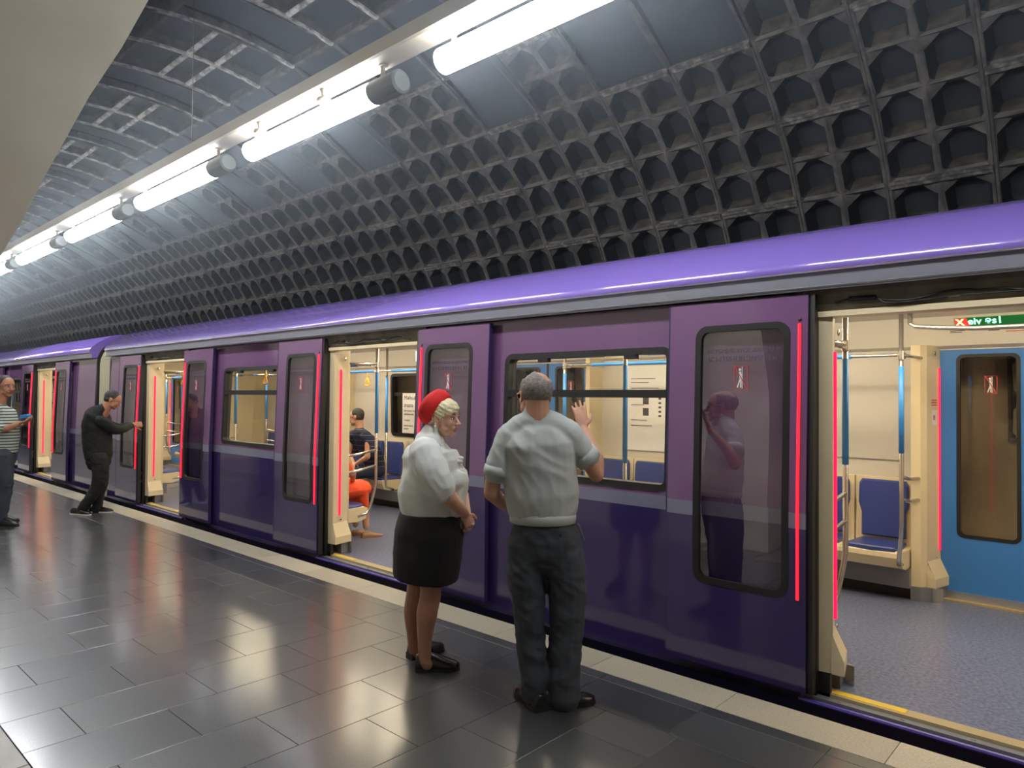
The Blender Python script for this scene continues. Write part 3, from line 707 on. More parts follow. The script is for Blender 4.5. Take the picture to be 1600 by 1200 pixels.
    for a, b in bays:
        n_ = int((b-a)/.452)
        for near in (True, False):
            if n_ == 6: xs = [a+.235+.4535*i for i in range(3)]+[b-.235-.4535*i for i in range(3)]
            else: xs = [b-.235-.4535*i for i in range(n_)]
            for x in xs: seat_at(car, x, near)
            yr = 4.58 if near else 5.86
            q = MB(); q.tube([(a, yr, 1.935), (b, yr, 1.935)], .0135, n=10); rl = q.build('hand_rail', M_steel, car, smooth=True)
            m_ = (a+b)/2; 
            q = MB()
            for u, v in ((a+.32, m_-.2), (m_+.2, b-.32)): q.tube([(u, yr, 1.935), (v, yr, 1.935)], .018, n=12)
            q.build('sleeve', M_sleeve, rl, smooth=True)
            if n_ == 6:
                p_ = MB(); yq = yr if near else 5.93; p_.tube([(m_, yq, 2.26), (m_, yq, .45), (m_+.01, yq+.0, .36), (m_+.05, yq+(-.1 if near else .1), .32)], .0165, n=12); pl = p_.build('grab_pole', M_steel, car, smooth=True)
                s_ = MB(); s_.tube([(m_, yq, 1.85), (m_, yq, 1.10)], .019, n=12); s_.build('sleeve', M_sleeve, pl, smooth=True)
            q = MB(); q.box(a, b, *( (4.02, 4.30) if near else (6.2, 6.5)), .12, .27); q.box(a, b, *((4.02, 4.22) if near else (6.3, 6.5)), .02, .12, 1); q.build('heater_box', [M_kick, M_black], car)
        # far wall panel edges and orange hanging straps
    return car
car1 = make_car('metro_car', -12.28, 2.9, [-.65, -5.39, -10.12], [(-3.69, -2.25), (-8.36, -6.92)],
                'purple metro car with its doors open, filling the middle and right of the photo')
car2 = make_car('metro_car', -22.0, -12.98, [-15.73, -20.47], [(-18.75, -17.35)],
                'second purple metro car beyond the pleated gangway, at the far left')
# blank wall panel and poster panels on the far wall of the near car
def panel(x0, x1, z0, z1, m, y=6.495): 
    q = MB(); q.box(x0, x1, y-.012, y, z0, z1); o = q.build('wall_panel', m, car1)
    t = MB()
    for a in (x0+.03, x1-.03):
        for b in (z0+.03, z1-.03): t.ell((a, y-.013, b), (Vector((.006, 0, 0)), Vector((0, .003, 0)), Vector((0, 0, .006))), nu=8, nv=5)
    t.build('screw', M_alu, o); return o
panel(-2.16, -1.585, 1.10, 1.955, M_wallp)
pp = panel(-4.26, -3.76, 1.04, 1.94, M_paper)
q = MB()
for i, (a, b, h) in enumerate(((-.0, .30, 1.80), (.0, .22, 1.76), (.0, .34, 1.70), (0, .16, 1.52), (0, .2, 1.36), (0, .26, 1.30))): q.box(-4.20+a, -4.20+b, 6.480, 6.482, h, h+.006)
q.box(-4.05, -3.98, 6.480, 6.482, 1.53, 1.61); q.box(-4.05, -3.98, 6.480, 6.482, 1.41, 1.49)
for i in range(5): q.box(-3.86, -3.83, 6.480, 6.482, 1.40+.045*i, 1.42+.045*i)
q.build('poster_print', M_ink, pp)
# notice on the far window behind the seated man
nt_ = MB(); nt_.box(-8.05, -7.58, 6.44, 6.447, 1.07, 1.64); no = nt_.build('window_notice', M_paper, car1)
for s_, z, sz in (('Məhsulu', 1.545, .085), ('insana', 1.44, .085), ('hər zaman biz', 1.375, .042), ('təhlükəsizlik', 1.325, .042), ('• metro', 1.24, .042), ('xidmət zamanı', 1.165, .034), ('birlikdə', 1.12, .034)):
    text('lettering', s_, (-8.01, 6.438, z), (1, 0, 0), (0, 0, 1), sz, M_ink, no)
# led line display and route strip over the far door of the right doorway
def on_slope(t): return (6.42-.12*t, 2.06+.19*t)   # along the sloped cornice
y0, z0 = on_slope(.56); y1, z1 = on_slope(.90)
q = MB(); q.add([(-1.16, y0-.012, z0-.002), (.0, y0-.012, z0-.002), (.0, y1-.012, z1-.002), (-1.16, y1-.012, z1-.002), (-1.16, y0, z0), (.0, y0, z0), (.0, y1, z1), (-1.16, y1, z1)], [[0, 1, 2, 3], [0, 4, 5, 1], [3, 2, 6, 7], [0, 3, 7, 4], [1, 5, 6, 2]])
led = q.build('led_display', M_ledbg, car1)
ud = Vector((0, y1-y0, z1-z0)).normalized()
q = MB(); b0 = Vector((-1.155, y0-.021, z0+.004)); xd = Vector((1, 0, 0))
q.add([b0, b0+xd*.095, b0+xd*.075+ud*.064, b0+ud*.064], [[0, 1, 2, 3]]); q.build('led_block', M_ledr, led)
text('led_text', 'X', b0+Vector((.006, -.008, .006)), xd, ud, .074, M_ledy, led, bold=.002)
text('led_text', 'eiv əs1', b0+Vector((.082, -.002, .010)), xd, ud, .078, M_ledg, led, bold=.0015)
y0, z0 = on_slope(.14)
for i, (a, b, t_) in enumerate(((-1.30, -1.20, .40), (-1.30, -1.22, .34), (-1.16, -1.08, .40), (-1.05, -.98, .36), (-.95, -.9, .40))):
    q = MB(); yy, zz = on_slope(t_); q.box(a+.1, b+.1, yy-.006, yy-.003, zz, zz+.005); q.build('route_print', M_ink, car1)
q = MB(); yy, zz = on_slope(.30); q.box(-.84, -.2, yy-.006, yy-.003, zz, zz+.006); q.build('route_line', M_inkr, car1)
# stickers on the right far door post
q = MB(); q.box(-1.352, -1.349, 6.33, 6.38, 1.42, 1.54); 
def sticker(px, z0, z1, w, m):
    q = MB(); a = Vector((-.65-.70, 6.32, 0)); b = Vector((-.65-.645, 6.52, 0)); d = (b-a).normalized(); n_ = Vector((d.y, -d.x, 0))
    p0 = a+d*px+n_*.003; p1 = p0+d*w
    q.add([(p0.x, p0.y, z0), (p1.x, p1.y, z0), (p1.x, p1.y, z1), (p0.x, p0.y, z1)], [[0, 1, 2, 3]]); return q.build('sticker', m, car1)
sticker(.07, 1.40, 1.52, .075, M_paper)
for i in range(3): sticker(.06, 1.555+.02*i, 1.562+.02*i, .09, M_inkr)
sticker(.09, 1.44, 1.48, .03, M_inkr)
# small ceiling screen in the middle doorway
q = MB(); q.box(-7.30, -6.98, 6.05, 6.07, 2.06, 2.2); sc_ = q.build('information_screen', M_paper, car1); q = MB(); q.box(-7.27, -7.01, 6.04, 6.052, 2.075, 2.185); q.build('screen_face', M_screen, sc_)
q = MB(); q.box(-7.16, -7.08, 6.036, 6.045, 2.10, 2.17); q.build('screen_emblem', M_inkr, sc_)
# orange hanging straps
def strap(x, y, z=1.93):
    q = MB(); q.tube([(x, y, z), (x, y, z-.09)], .009, n=6); w = .055
    q.tube([(x, y, z-.08), (x-w, y, z-.17), (x-w*.6, y, z-.19), (x+w*.6, y, z-.19), (x+w, y, z-.17), (x, y, z-.08)], .011, n=8)
    q.build('hanging_strap', M_strap, car1, smooth=True)
for x, y in ((-8.55, 4.58), (-7.75+.32, 4.58), (-11.35, 5.0), (-11.15, 4.6), (-11.6, 5.4), (-8.1, 5.86)): strap(x, y)
# cream bulkheads at the car ends (inside)
for c_, xw in ((car1, -12.2), (car2, -13.05)):
    q = MB(); q.box(xw-.03, xw+.03, 4.0, 4.7, .02, 2.25); q.box(xw-.03, xw+.03, 5.8, 6.5, .02, 2.25); q.box(xw-.03, xw+.03, 4.7, 5.8, 2.0, 2.25); q.build('end_wall', M_cream, c_)
# gangway bellows
g = empty('gangway_bellows', (-12.63, YC, 0), label='cream pleated rubber gangway between the two purple metro cars', cat='bellows')
def arch(ins):
    a = 1.27-ins; top = 2.46-ins; p = [(YC-a, -.1)]
    p += [(YC-a, .9), (YC-a+.01, 1.8)]
    for i in range(7):
        t = math.radians(180-90*i/6); p.append((YC-a+.38+.37*math.cos(t), top-.38+.38*math.sin(t)))
    p += [(2*YC-y, z) for y, z in p[::-1]]
    return p
rings = []; n = 10; xs0, xs1 = -12.93, -12.33
for i in range(n*2+1):
    x = xs0+(xs1-xs0)*i/(n*2); rings.append([(x, *p) for p in arch(0 if i % 2 else .05)])
q = MB(); q.loft(rings, caps=False, closed=False); q.build('pleats', M_bell, g)
for x0, x1 in ((-12.975, -12.92), (-12.34, -12.285)):
    o_, i_ = arch(-.03), arch(.14); q = MB(); V = [(x0, *p) for p in o_]+[(x0, *p) for p in i_]+[(x1, *p) for p in o_]+[(x1, *p) for p in i_]; m_ = len(o_); F = []
    for i in range(m_-1): F += [[i, i+1, m_+i+1, m_+i], [2*m_+i, 3*m_+i, 3*m_+i+1, 2*m_+i+1], [i, 2*m_+i, 2*m_+i+1, i+1], [m_+i, m_+i+1, 3*m_+i+1, 3*m_+i]]
    q.add(V, F); q.build('end_frame', M_black, g)
q = MB(); q.box(-12.9, -12.3, 4.6, 5.9, -.05, .02); q.build('gangway_floor', M_kick, g)
for y0_, y1_, z0_, z1_ in ((4.66, 4.70, .02, 2.1), (5.80, 5.84, .02, 2.1), (4.66, 5.84, 2.1, 2.13)):
    q = MB(); q.box(-12.97, -12.29, y0_, y1_, z0_, z1_); q.build('inner_lining', M_cream, g)
q = MB(); q.box(-12.9, -12.35, 5.2, 5.28, 2.09, 2.1); q.build('gangway_fill_light', M_clight, g)  # glowing strip added to brighten the gangway interior
# scattering volume added round the lamps to imitate lens bloom
BLOOM = .026
if BLOOM:
    hz = bpy.data.materials.new('bloom_haze'); hz.use_nodes = True; nt = hz.node_tree; nt.nodes.clear()
    o = nt.nodes.new('ShaderNodeOutputMaterial'); vs = nt.nodes.new('ShaderNodeVolumeScatter'); vs.inputs['Density'].default_value = BLOOM
    vs.inputs['Color'].default_value = (.80, .90, 1, 1); vs.inputs['Anisotropy'].default_value = .6; nt.links.new(vs.outputs[0], o.inputs['Volume'])
    q = MB(); q.loft([[(x, y, z) for y, z in ((1.0, 2.72), (6.6, 2.72), (6.35, 3.4), (5.85, 4.05), (5.1, 4.65), (4.2, 5.0), (3.2, 5.12), (2.3, 5.05), (1.75, 4.4), (1.3, 3.5))] for x in (-42, 2.5)])
    q.build('bloom_haze', hz, kind='stuff')

# ================================================================== PEOPLE
def frame(f, up=(0, 0, 1)):
    f = Vector(f).normalized(); u = Vector(up); u = (u-f*u.dot(f)).normalized(); return f, f.cross(u), u     # forward, right, up
def E(q, o, fr, c, r):
    f, s, u = fr; q.ell(o+f*c[0]+s*c[1]+u*c[2], (f*r[0], s*r[1], u*r[2]))
def head(q, o, fr, k=1.0, fem=0.0):
    """volumes of a head, o = middle of the head (eye height)"""
    f, s, u = fr
    def e(c, r): E(q, o, fr, [a*k for a in c], [a*k for a in r])
    e((-.018, 0, .030), (.094, .076, .084)); e((.030, 0, .020), (.062, .068, .078)); e((.030, 0, -.035), (.058, .060, .070))
    e((.030, 0, -.075), (.052, .046, .036)); e((.068, 0, -.096), (.020, .024, .018))
    for t in (-1, 1):
        e((.060, t*.034, -.030), (.028, .026, .030)); e((.078, t*.030, .020), (.014, .026, .009))
        e((-.008, t*.074, -.008), (.018, .008, .030)); e((-.016, t*.080, -.002), (.010, .006, .026)); e((-.006, t*.078, -.032), (.009, .007, .010))
        e((.102, t*.010, -.036), (.010, .009, .008)); e((.035, t*.048, -.068), (.032, .014, .022))
    P = lambda a, b, c: o+f*a*k+s*b*k+u*c*k
    q.limb([P(.084, 0, .012), P(.098, 0, -.012), P(.112, 0, -.032)], [.007*k, .009*k, .012*k], n=8)
    e((.091, 0, -.058), (.009, .022, .006)); e((.088, 0, -.067), (.010, .019, .006)); e((.082, 0, -.062), (.014, .028, .014))
def face(parent, o, fr, k=1.0, lips=True, brow=M_brow, look=0.):
    f, s, u = fr
    for t in (-1, 1):
        q = MB(); E(q, o, fr, (.083*k, t*.031*k, .0), (.010*k, .014*k, .0075*k)); ey = q.build('eye', M_eye, parent, smooth=True)
        q = MB(); E(q, o, fr, (.0905*k, (t*.031+look)*k, .0), (.004*k, .0062*k, .0062*k)); q.build('iris', M_iris, parent, smooth=True)
        q = MB(); P = lambda a, b, c: o+f*a*k+s*b*k+u*c*k
        q.limb([P(.089, t*.014, .021), P(.092, t*.032, .027), P(.080, t*.050, .021)], [.0028*k, .0035*k, .002*k], n=6, b=[.0022*k]*3); q.build('eyebrow', brow, parent, smooth=True)
        q = MB(); q.limb([P(.086, t*.017, .006), P(.0935, t*.031, .0085), P(.082, t*.047, .004)], [.0016*k]*3, n=6); q.build('eyelid', brow, parent, smooth=True)
    if lips:
        q = MB(); E(q, o, fr, (.094*k, 0, -.058*k), (.008*k, .021*k, .0045*k)); E(q, o, fr, (.091*k, 0, -.066*k), (.009*k, .018*k, .005*k)); q.build('lips', M_lips, parent, smooth=True)
def hand(q, w, d, palm, k=1.0, curl=(.3, .4, .4), spread=.06, thumb=1, fist=False):
    """w wrist, d pointing direction, palm = palm normal; thumb=+1 thumb on side d x palm"""
    d = Vector(d).normalized(); p = Vector(palm); p = (p-d*p.dot(d)).normalized(); s = d.cross(p)*thumb
    q.limb([w-d*.02*k, w+d*.02*k, w+d*.055*k, w+d*.082*k], [.026*k, .034*k, .040*k, .037*k], n=12, ref=s, b=[.019*k, .015*k, .014*k, .011*k])
    for i, (off, L) in enumerate(((.030, .072), (.010, .080), (-.010, .074), (-.029, .058))):
        base = w+d*(.080-.004*abs(i-1))*k+s*off*k; dr = (d+s*(off*spread/.03*1.4)).normalized(); pts = [base-dr*.02*k, base]
        a = 0.0
        for seg_, cu in zip((.45, .30, .25), curl):
            a += cu; v = dr*math.cos(a)+p*math.sin(a); pts.append(pts[-1]+v*L*seg_*k)
        q.limb(pts, [.009*k, .0092*k, .0086*k, .0078*k, .0066*k], n=8)
    b = w+d*.022*k+s*.026*k; v1 = (d*.55+s*.8+p*.25).normalized(); v2 = (d*.85+s*.35+p*.45).normalized()
    q.limb([b-v1*.01*k, b+v1*.030*k, b+v1*.035*k+v2*.028*k, b+v1*.035*k+v2*.05*k], [.014*k, .0115*k, .0095*k, .0075*k], n=8)
from mathutils import noise as MN
def folds(amp, fx=20., fz=9., seed=0.):
    def fn(p, n_):
        w = MN.noise(p*2.2+Vector((seed, 0, 0)))*1.2
        a = 1-abs(MN.noise(Vector((p.x*fx*.32+w*2, p.y*fx*.32, p.z*fz*.55+w+seed))))*2.4
        b = 1-abs(MN.noise(Vector((p.x*fx*.5, p.y*fx*.5+w*3, (p.z+p.x*.6)*fz*1.5+seed*3))))*2.6
        return amp*(a*.75+b*.45-.55)
    return fn
Fh = Vector((FW.x, FW.y, 0)).normalized(); Rh = Vector((RT.x, RT.y, 0)).normalized(); Z = Vector((0, 0, 1))
def shoe(q, heel, d, L=.28, w=.048, h=.075, heelh=.025, sole=None):
    d = Vector(d); d.z = 0; d.normalize(); s = d.cross(Z)
    out = [(-.01, .032), (.02, .036), (.10, .034), (.17, .045), (.22, .046), (.26, .034), (.285, .012)]
    k = L/.29; prof_ = [(-.012, h), (.03, h+.012), (.09, h+.008), (.14, h*.86), (.19, h*.68), (.24, h*.56), (.275, h*.42)]
    rings = []
    for (a, hw_), (_, hh) in zip(out, prof_):
        c = heel+d*a*k; hw_ *= w/.046; ring = []
        for (su, zu) in ((-1, .0), (-1.02, .35), (-.8, .75), (-.35, .98), (.35, .98), (.8, .75), (1.02, .35), (1, 0)): ring.append(Vector((c.x, c.y, 0))+s*su*hw_+Z*(.012+zu*(hh-.012)))
        rings.append(ring)
    q.loft(rings)
    so = MB() if sole is None else sole
    so.loft([[Vector((heel.x, heel.y, 0))+d*a*k+s*t*(hw_*w/.046+.003)+Z*z for (t, z) in ((-1, .001), (-1, .016), (1, .016), (1, .001))] for a, hw_ in out])
    so.loft([[Vector((heel.x, heel.y, 0))+d*a*k+s*t*.033*w/.046+Z*z for (t, z) in ((-1, 0), (-1, heelh), (1, heelh), (1, 0))] for a in (-.012, .06)])
    return so

# ---- man in the grey polo, back to us
def man_back():
    A = empty('person', (-2.36, 2.84, 0), label='balding man in a pale grey polo and dark trousers, right hand raised, back turned', cat='person')
    D = 3.67; fr = frame(Fh*.92-Rh*.38); ho = at(836, 617, D+.03)
    fb, sb, ub = frame(Fh)
    hL, hR = at(829, 858, D), at(874, 858, D+.02)
    sk = MB(); head(sk, ho, fr, 1.04)
    sk.limb([ho-Z*.02-fr[0]*.03, ho-Z*.13-fr[0]*.035, at(836, 668, D+.02)], [.062, .062, .075], ref=Rh)
    sk.limb([at(800, 680, D+.02), at(838, 668, D+.01), at(884, 676, D+.02)], [.03, .05, .03])
    el = at(932, 742, D+.04); wr = at(911, 668, D+.22); sh = at(896, 678, D+.02)
    sk.limb([sh, at(915, 712, D+.02), el], [.025, .043, .040]); sk.limb([el, at(931, 715, D+.09), at(920, 690, D+.16), wr], [.039, .042, .034, .024], b=[.039, .039, .030, .020])
    hd = (at(904, 630, D+.26)-wr).normalized(); hand(sk, wr, hd, Fh*.9+Rh*-.2, 1.0, (.12, .15, .12), .10, thumb=-1)
    el2 = at(768, 770, D+.02); sh2 = at(795, 682, D+.02)
    sk.limb([sh2, at(776, 725, D), el2], [.025, .044, .042]); w2 = at(812, 800, D+.24); sk.limb([el2, at(785, 785, D+.12), w2], [.042, .038, .026])
    hand(sk, w2, (Rh*.6+Fh*.5+Z*.15), -Z*.3-Fh, 1.0, (.5, .7, .5), .03, thumb=1)
    body = sk.fuse('body', M_skin, A, vox=.0055, it=3)
    face(body, ho, fr, 1.04)
    # hair: horseshoe of short grey hair
    q = MB(); f, s, u = fr; q.ell(ho+f*-.018+u*.034, (f*.103, s*.083, u*.092), nu=36, nv=22)
    hb = q.build('hair', M_greyh, A, smooth=True)
    bm = bmesh.new(); bm.from_mesh(hb.data); org = wl(A); kill = []
    for v in bm.verts:
        p = v.co+org-ho; a, b, c = p.dot(f), p.dot(s), p.dot(u)
        if c < -.035+max(0, a)*.9 or a > .045 or ((b-.026)**2/.0016+(a+.04)**2/.0060+(c-.115)**2/.0030 < 1) or (c > .085 and a > -.03): kill.append(v)
    bmesh.ops.delete(bm, geom=kill, context='VERTS'); bm.to_mesh(hb.data); bm.free()
    so_ = hb.modifiers.new('s', 'SOLIDIFY'); so_.thickness = .008; so_.offset = -1
    # glasses
    q = MB(); gx = lambda a, b, c: ho+f*a+s*b+u*c
    for t in (-1, 1):
        pts = [gx(.105-.012*math.cos(i/12*2*math.pi)*0-.004, t*.034+.026*math.cos(i/12*2*math.pi), -.004+.022*math.sin(i/12*2*math.pi)) for i in range(13)]
        q.tube(pts, .0018, n=6); q.tube([gx(.098, t*.060, .004), gx(.06, t*.078, .006), gx(-.005, t*.083, .006)], .002, n=6)
    q.tube([gx(.104, -.009, .002), gx(.108, 0, .005), gx(.104, .009, .002)], .0018, n=6)
    gl = q.build('glasses', M_gold, A, smooth=True)
    for t in (-1, 1): q = MB(); q.ell(gx(.101, t*.034, -.004), (f*.0012, s*.026, u*.022)); q.build('lens', M_lens, gl, smooth=True)
    # shirt
    q = MB()
    q.limb([at(848, 800, D+.02), at(846, 770, D+.01), at(843, 730, D), at(840, 695, D), at(838, 668, D+.01)], [.180, .196, .190, .196, .120], ref=Rh, b=[.140, .142, .128, .125, .085], n=24)
    q.limb([at(848, 812, D+.02), at(848, 803, D+.02)], [.162, .172], ref=Rh, b=[.128, .138], n=24)
    q.limb([at(793, 682, D+.01), at(812, 668, D+.01), at(837, 660, D+.01), at(868, 664, D+.01), at(890, 676, D+.01)], [.055, .066, .080, .066, .055])
    q.limb([at(797, 680, D+.01), at(784, 712, D), at(776, 738, D)], [.068, .066, .064], b=[.070, .070, .068])
    q.limb([at(886, 674, D+.01), at(902, 697, D+.02), at(917, 715, D+.03)], [.068, .070, .066], b=[.070, .072, .068])
    q.limb([at(838, 664, D+.015), at(837, 652, D+.02), at(836.5, 645, D+.03)], [.088, .070, .066], ref=Rh, b=[.080, .066, .064])
    sh_ = q.fuse('polo_shirt', M_shirtm, A, vox=.008, it=5, fold=folds(.0065, 17, 7, 1.3))
    q = MB(); cc = at(836.5, 645, D+.03)
    q.limb([cc-Z*.026, cc-Z*.004], [.078, .069], ref=Rh, b=[.074, .067], n=20); q.build('collar', M_shirtm, sh_, smooth=True)
    for a_, b_, ra in ((at(778, 728, D), at(775, 744, D), .0685), (at(911, 707, D+.025), at(922, 721, D+.035), .0695)):
        q = MB(); q.tube([a_, a_*.5+b_*.5, b_], [ra, ra+.002, ra-.001], n=24); q.build('cuff', M_shirtm, sh_, smooth=True)
    # hem rib
    q = MB(); hc_ = at(848, 806, D+.02); q.tube([hc_-Z*.032, hc_-Z*.03, hc_+Z*.004, hc_+Z*.02], [.168, .173, .176, .170], n=28, ref=Rh, b=[.138, .143, .146, .140]); q.build('hem_band', M_shirtm, sh_, smooth=True)
    # trousers
    q = MB()
    q.limb([at(849, 818, D+.02), at(850, 838, D+.02), at(851, 858, D+.02)], [.162, .185, .19], ref=Rh, b=[.132, .145, .135], n=22)
    q.limb([at(824, 850, D+.02), at(822, 895, D+.01), at(826, 945, D), at(829, 1000, D), at(833, 1050, D-.01), at(834, 1082, D-.01)], [.108, .102, .086, .077, .076, .066], b=[.122, .108, .088, .082, .082, .078], ref=Rh)
    q.limb([at(876, 850, D+.02), at(884, 895, D+.01), at(887, 945, D), at(884, 1000, D), at(881, 1050, D-.01), at(880, 1088, D-.01)], [.108, .106, .096, .088, .086, .088], b=[.122, .108, .092, .087, .09, .094], ref=Rh)
    tr_ = q.fuse('trousers', M_trm, A, vox=.009, it=4, fold=folds(.008, 20, 12, 2.1))
    q = MB(); pc = at(876, 836, D-.125); q.box(0, 0, 0, 0, 0, 0) if False else q.ell(pc, (Rh*.008, Fh*.004, Z*.008)); q.build('pocket_button', M_blk, tr_, smooth=True)
    q = MB(); q.limb([at(903, 818, D+.0), at(908, 830, D+.01), at(914, 846, D+.03)], [.004]*3); q.build('pocket_edge', M_greyh, tr_, smooth=True)
    for (hx, hy, dr) in ((836, 1092, -Rh*.35+Fh*.8), (868, 1103, Rh*.95-Fh*-.25)):
        q = MB(); hp = at(hx, hy, D-.02); so2 = shoe(q, Vector((hp.x, hp.y, 0))-Vector(dr).normalized()*.07, dr, .29, .050, .085)
        o_ = q.fuse('shoe', M_shoe, A, vox=.007, it=3); so2.build('sole', M_black, o_)
man_back()

# ---- woman with the red beret, right side to us
def woman():
    A = empty('person', (-3.2, 2.76, 0), label='blonde woman in a red beret, white blouse and black knee skirt', cat='person')
    D = 4.22; ho = at(693, 652, D); fr = frame(Rh*.90-Fh*.42-Z*.06)
    f, s, u = fr; bf = frame(Rh*.93+Fh*.36); 
    sk = MB(); head(sk, ho, fr, .98)
    sk.limb([ho-Z*.03-f*.03, ho-Z*.11-f*.045, at(672, 688, D+.01)], [.056, .054, .07])
    sk.limb([at(666, 712, D-.12), at(671, 700, D), at(686, 712, D+.12)], [.03, .05, .03])
    # near arm
    sh, el, wr = at(668, 708, D-.20), at(703, 778, D-.17), at(727, 803, D-.06)
    sk.limb([sh, at(686, 745, D-.19), el], [.025, .048, .047]); sk.limb([el, at(716, 792, D-.13), wr], [.047, .040, .026])
    hand(sk, wr, Rh*.30-Z*.75+Fh*.2, Fh*.8-Rh*.5, .92, (.7, .9, .6), .02, thumb=1)
    # far arm, hands clasped
    sh2, el2, wr2 = at(690, 712, D+.18), at(722, 775, D+.14), at(730, 806, D+.04)
    sk.limb([sh2, el2], [.03, .044]); sk.limb([el2, wr2], [.043, .025]); hand(sk, wr2, Rh*.1-Z*.8-Fh*.35, -Fh*.7-Rh*.5, .90, (.6, .8, .6), .02, thumb=-1)
    # stockinged legs
    body = sk.fuse('body', M_skinw, A, vox=.005, it=3)
    q = MB()
    q.limb([at(671, 885, D-.06), at(673, 925, D-.09), at(667, 960, D-.11), at(664, 1000, D-.11), at(664, 1030, D-.12), at(668, 1038, D-.12)], [.066, .062, .062, .042, .036, .038], ref=Rh, b=[.066, .062, .060, .042, .034, .034])
    q.limb([at(653, 885, D+.05), at(651, 920, D+.05), at(646, 955, D+.06), at(646, 990, D+.07), at(647, 1012, D+.07), at(650, 1018, D+.07)], [.064, .060, .060, .041, .035, .037], ref=Rh)
    q.fuse('stockinged_legs', M_leg, body, vox=.007, it=3)
    face(body, ho, fr, .98, look=.003)
    q = MB(); E(q, ho, fr, (-.006, .080, -.036), (.006, .006, .006)); E(q, ho, fr, (-.004, .081, -.054), (.008, .008, .010)); q.build('earring', M_pearl, body, smooth=True)
    # hair: platinum, side swept, covering the forehead and over the ear
    q = MB(); E(q, ho, fr, (-.016, 0, .040), (.104, .086, .086)); E(q, ho, fr, (.030, .012, .058), (.070, .076, .052)); E(q, ho, fr, (.052, .048, .038), (.036, .030, .026)); E(q, ho, fr, (-.060, .0, -.03), (.045, .065, .035))
    E(q, ho, fr, (.014, .068, .028), (.040, .020, .034)); E(q, ho, fr, (.014, -.068, .028), (.04, .020, .034))
    q.fuse('hair', M_blond, A, vox=.006, it=3, fold=lambda p, n_: .0018*math.sin((p-ho).dot(u)*260+(p-ho).dot(f)*120))
    # beret: cap band plus soft crown tipped back
    ax = (-f*.86+u*.52).normalized(); bc = ho-f*.030+u*.034; a1 = s; a2 = ax.cross(a1)
    q = MB(); rings = []
    for (h_, r_) in ((-.012, .098), (.0, .110), (.02, .117), (.055, .119), (.080, .108), (.096, .083), (.106, .045), (.108, .012)):
        rings.append([bc+ax*h_+a1*math.cos(t*math.pi/16)*r_*.93+a2*math.sin(t*math.pi/16)*r_ for t in range(32)])
    q.loft(rings); q.build('beret', M_beret, A, smooth=True)
    # blouse
    q = MB()
    q.limb([at(672, 796, D), at(674, 770, D), at(676, 735, D), at(671, 708, D+.01), at(671, 695, D+.01)], [.182, .200, .180, .165, .10], ref=bf[0], b=[.175, .185, .185, .185, .12], n=24)
    q.ell(at(712, 752, D-.06)-bf[0]*.02, (bf[0]*.085, bf[1]*.085, Z*.085)); q.ell(at(716, 752, D+.08)-bf[0]*.02, (bf[0]*.085, bf[1]*.085, Z*.085))
    q.limb([at(712, 745, D), at(706, 790, D)], [.075, .07], ref=bf[0], b=[.13, .14])
    q.limb([at(664, 708, D-.15), at(674, 735, D-.19), at(690, 764, D-.18)], [.098, .098, .084], b=[.098, .096, .082])
    q.limb([at(686, 708, D+.12), at(706, 745, D+.15), at(716, 762, D+.14)], [.08, .078, .07])
    q.limb([at(671, 700, D), at(672, 685, D), at(674, 677, D)], [.09, .070, .066], ref=bf[0])
    bl = q.fuse('blouse', M_shirtw, A, vox=.008, it=5, fold=folds(.007, 19, 8, .4))
    for t in (-1, 1):   # collar wings and epaulette
        q = MB(); c0 = at(672, 681, D); P = [c0-bf[0]*.06+Z*.012, c0+bf[1]*t*.074+Z*.004, c0+bf[0]*.085+bf[1]*t*.02-Z*.05, c0+bf[0]*.045+bf[1]*t*.095-Z*.055, c0-bf[0]*.07+bf[1]*t*.05-Z*.035]
        q.add(P, [[0, 1, 4], [1, 2, 3], [1, 3, 4]]); o_ = q.build('collar', M_shirtw, bl); m_ = o_.modifiers.new('s', 'SOLIDIFY'); m_.thickness = .006; m_.offset = 0
    q = MB(); 
    for i in range(6): q.ell(at(715, 716, D-.05)+Vector((.012*math.sin(i*2), .012*math.cos(i*2), -.018*i)), (bf[0]*.03, bf[1]*.022, Z*.014))
    q.build('neck_bow', M_shirtw, bl, smooth=True)
    # skirt
    q = MB(); q.limb([at(672, 800, D), at(671, 830, D), at(668, 868, D), at(665, 903, D)], [.180, .208, .205, .192], ref=bf[0], b=[.180, .21, .21, .20], n=26, flat=True)
    q.fuse('skirt', M_skirtb, A, vox=.009, it=4, fold=folds(.004, 14, 4, .9))
    q = MB(); q.box(0, .001, 0, .001, 0, .001) if False else q.ell(at(720, 818, D-.02), (Rh*.02, Fh*.05, Z*.04)); q.build('phone', M_kick, A, smooth=True)
    for (hx, hy, dd, dr) in ((652, 1050, -.11, Rh*1-Fh*-.10), (641, 1028, .07, Rh*.75+Fh*.65)):
        q = MB(); hp = at(hx, hy, D+dd); so2 = shoe(q, Vector((hp.x, hp.y, 0)), dr, .25, .046, .095, .04)
        q.fuse('shoe', M_shoe, A, vox=.007, it=2) and None
        so2.build('sole', M_black, A)
woman()

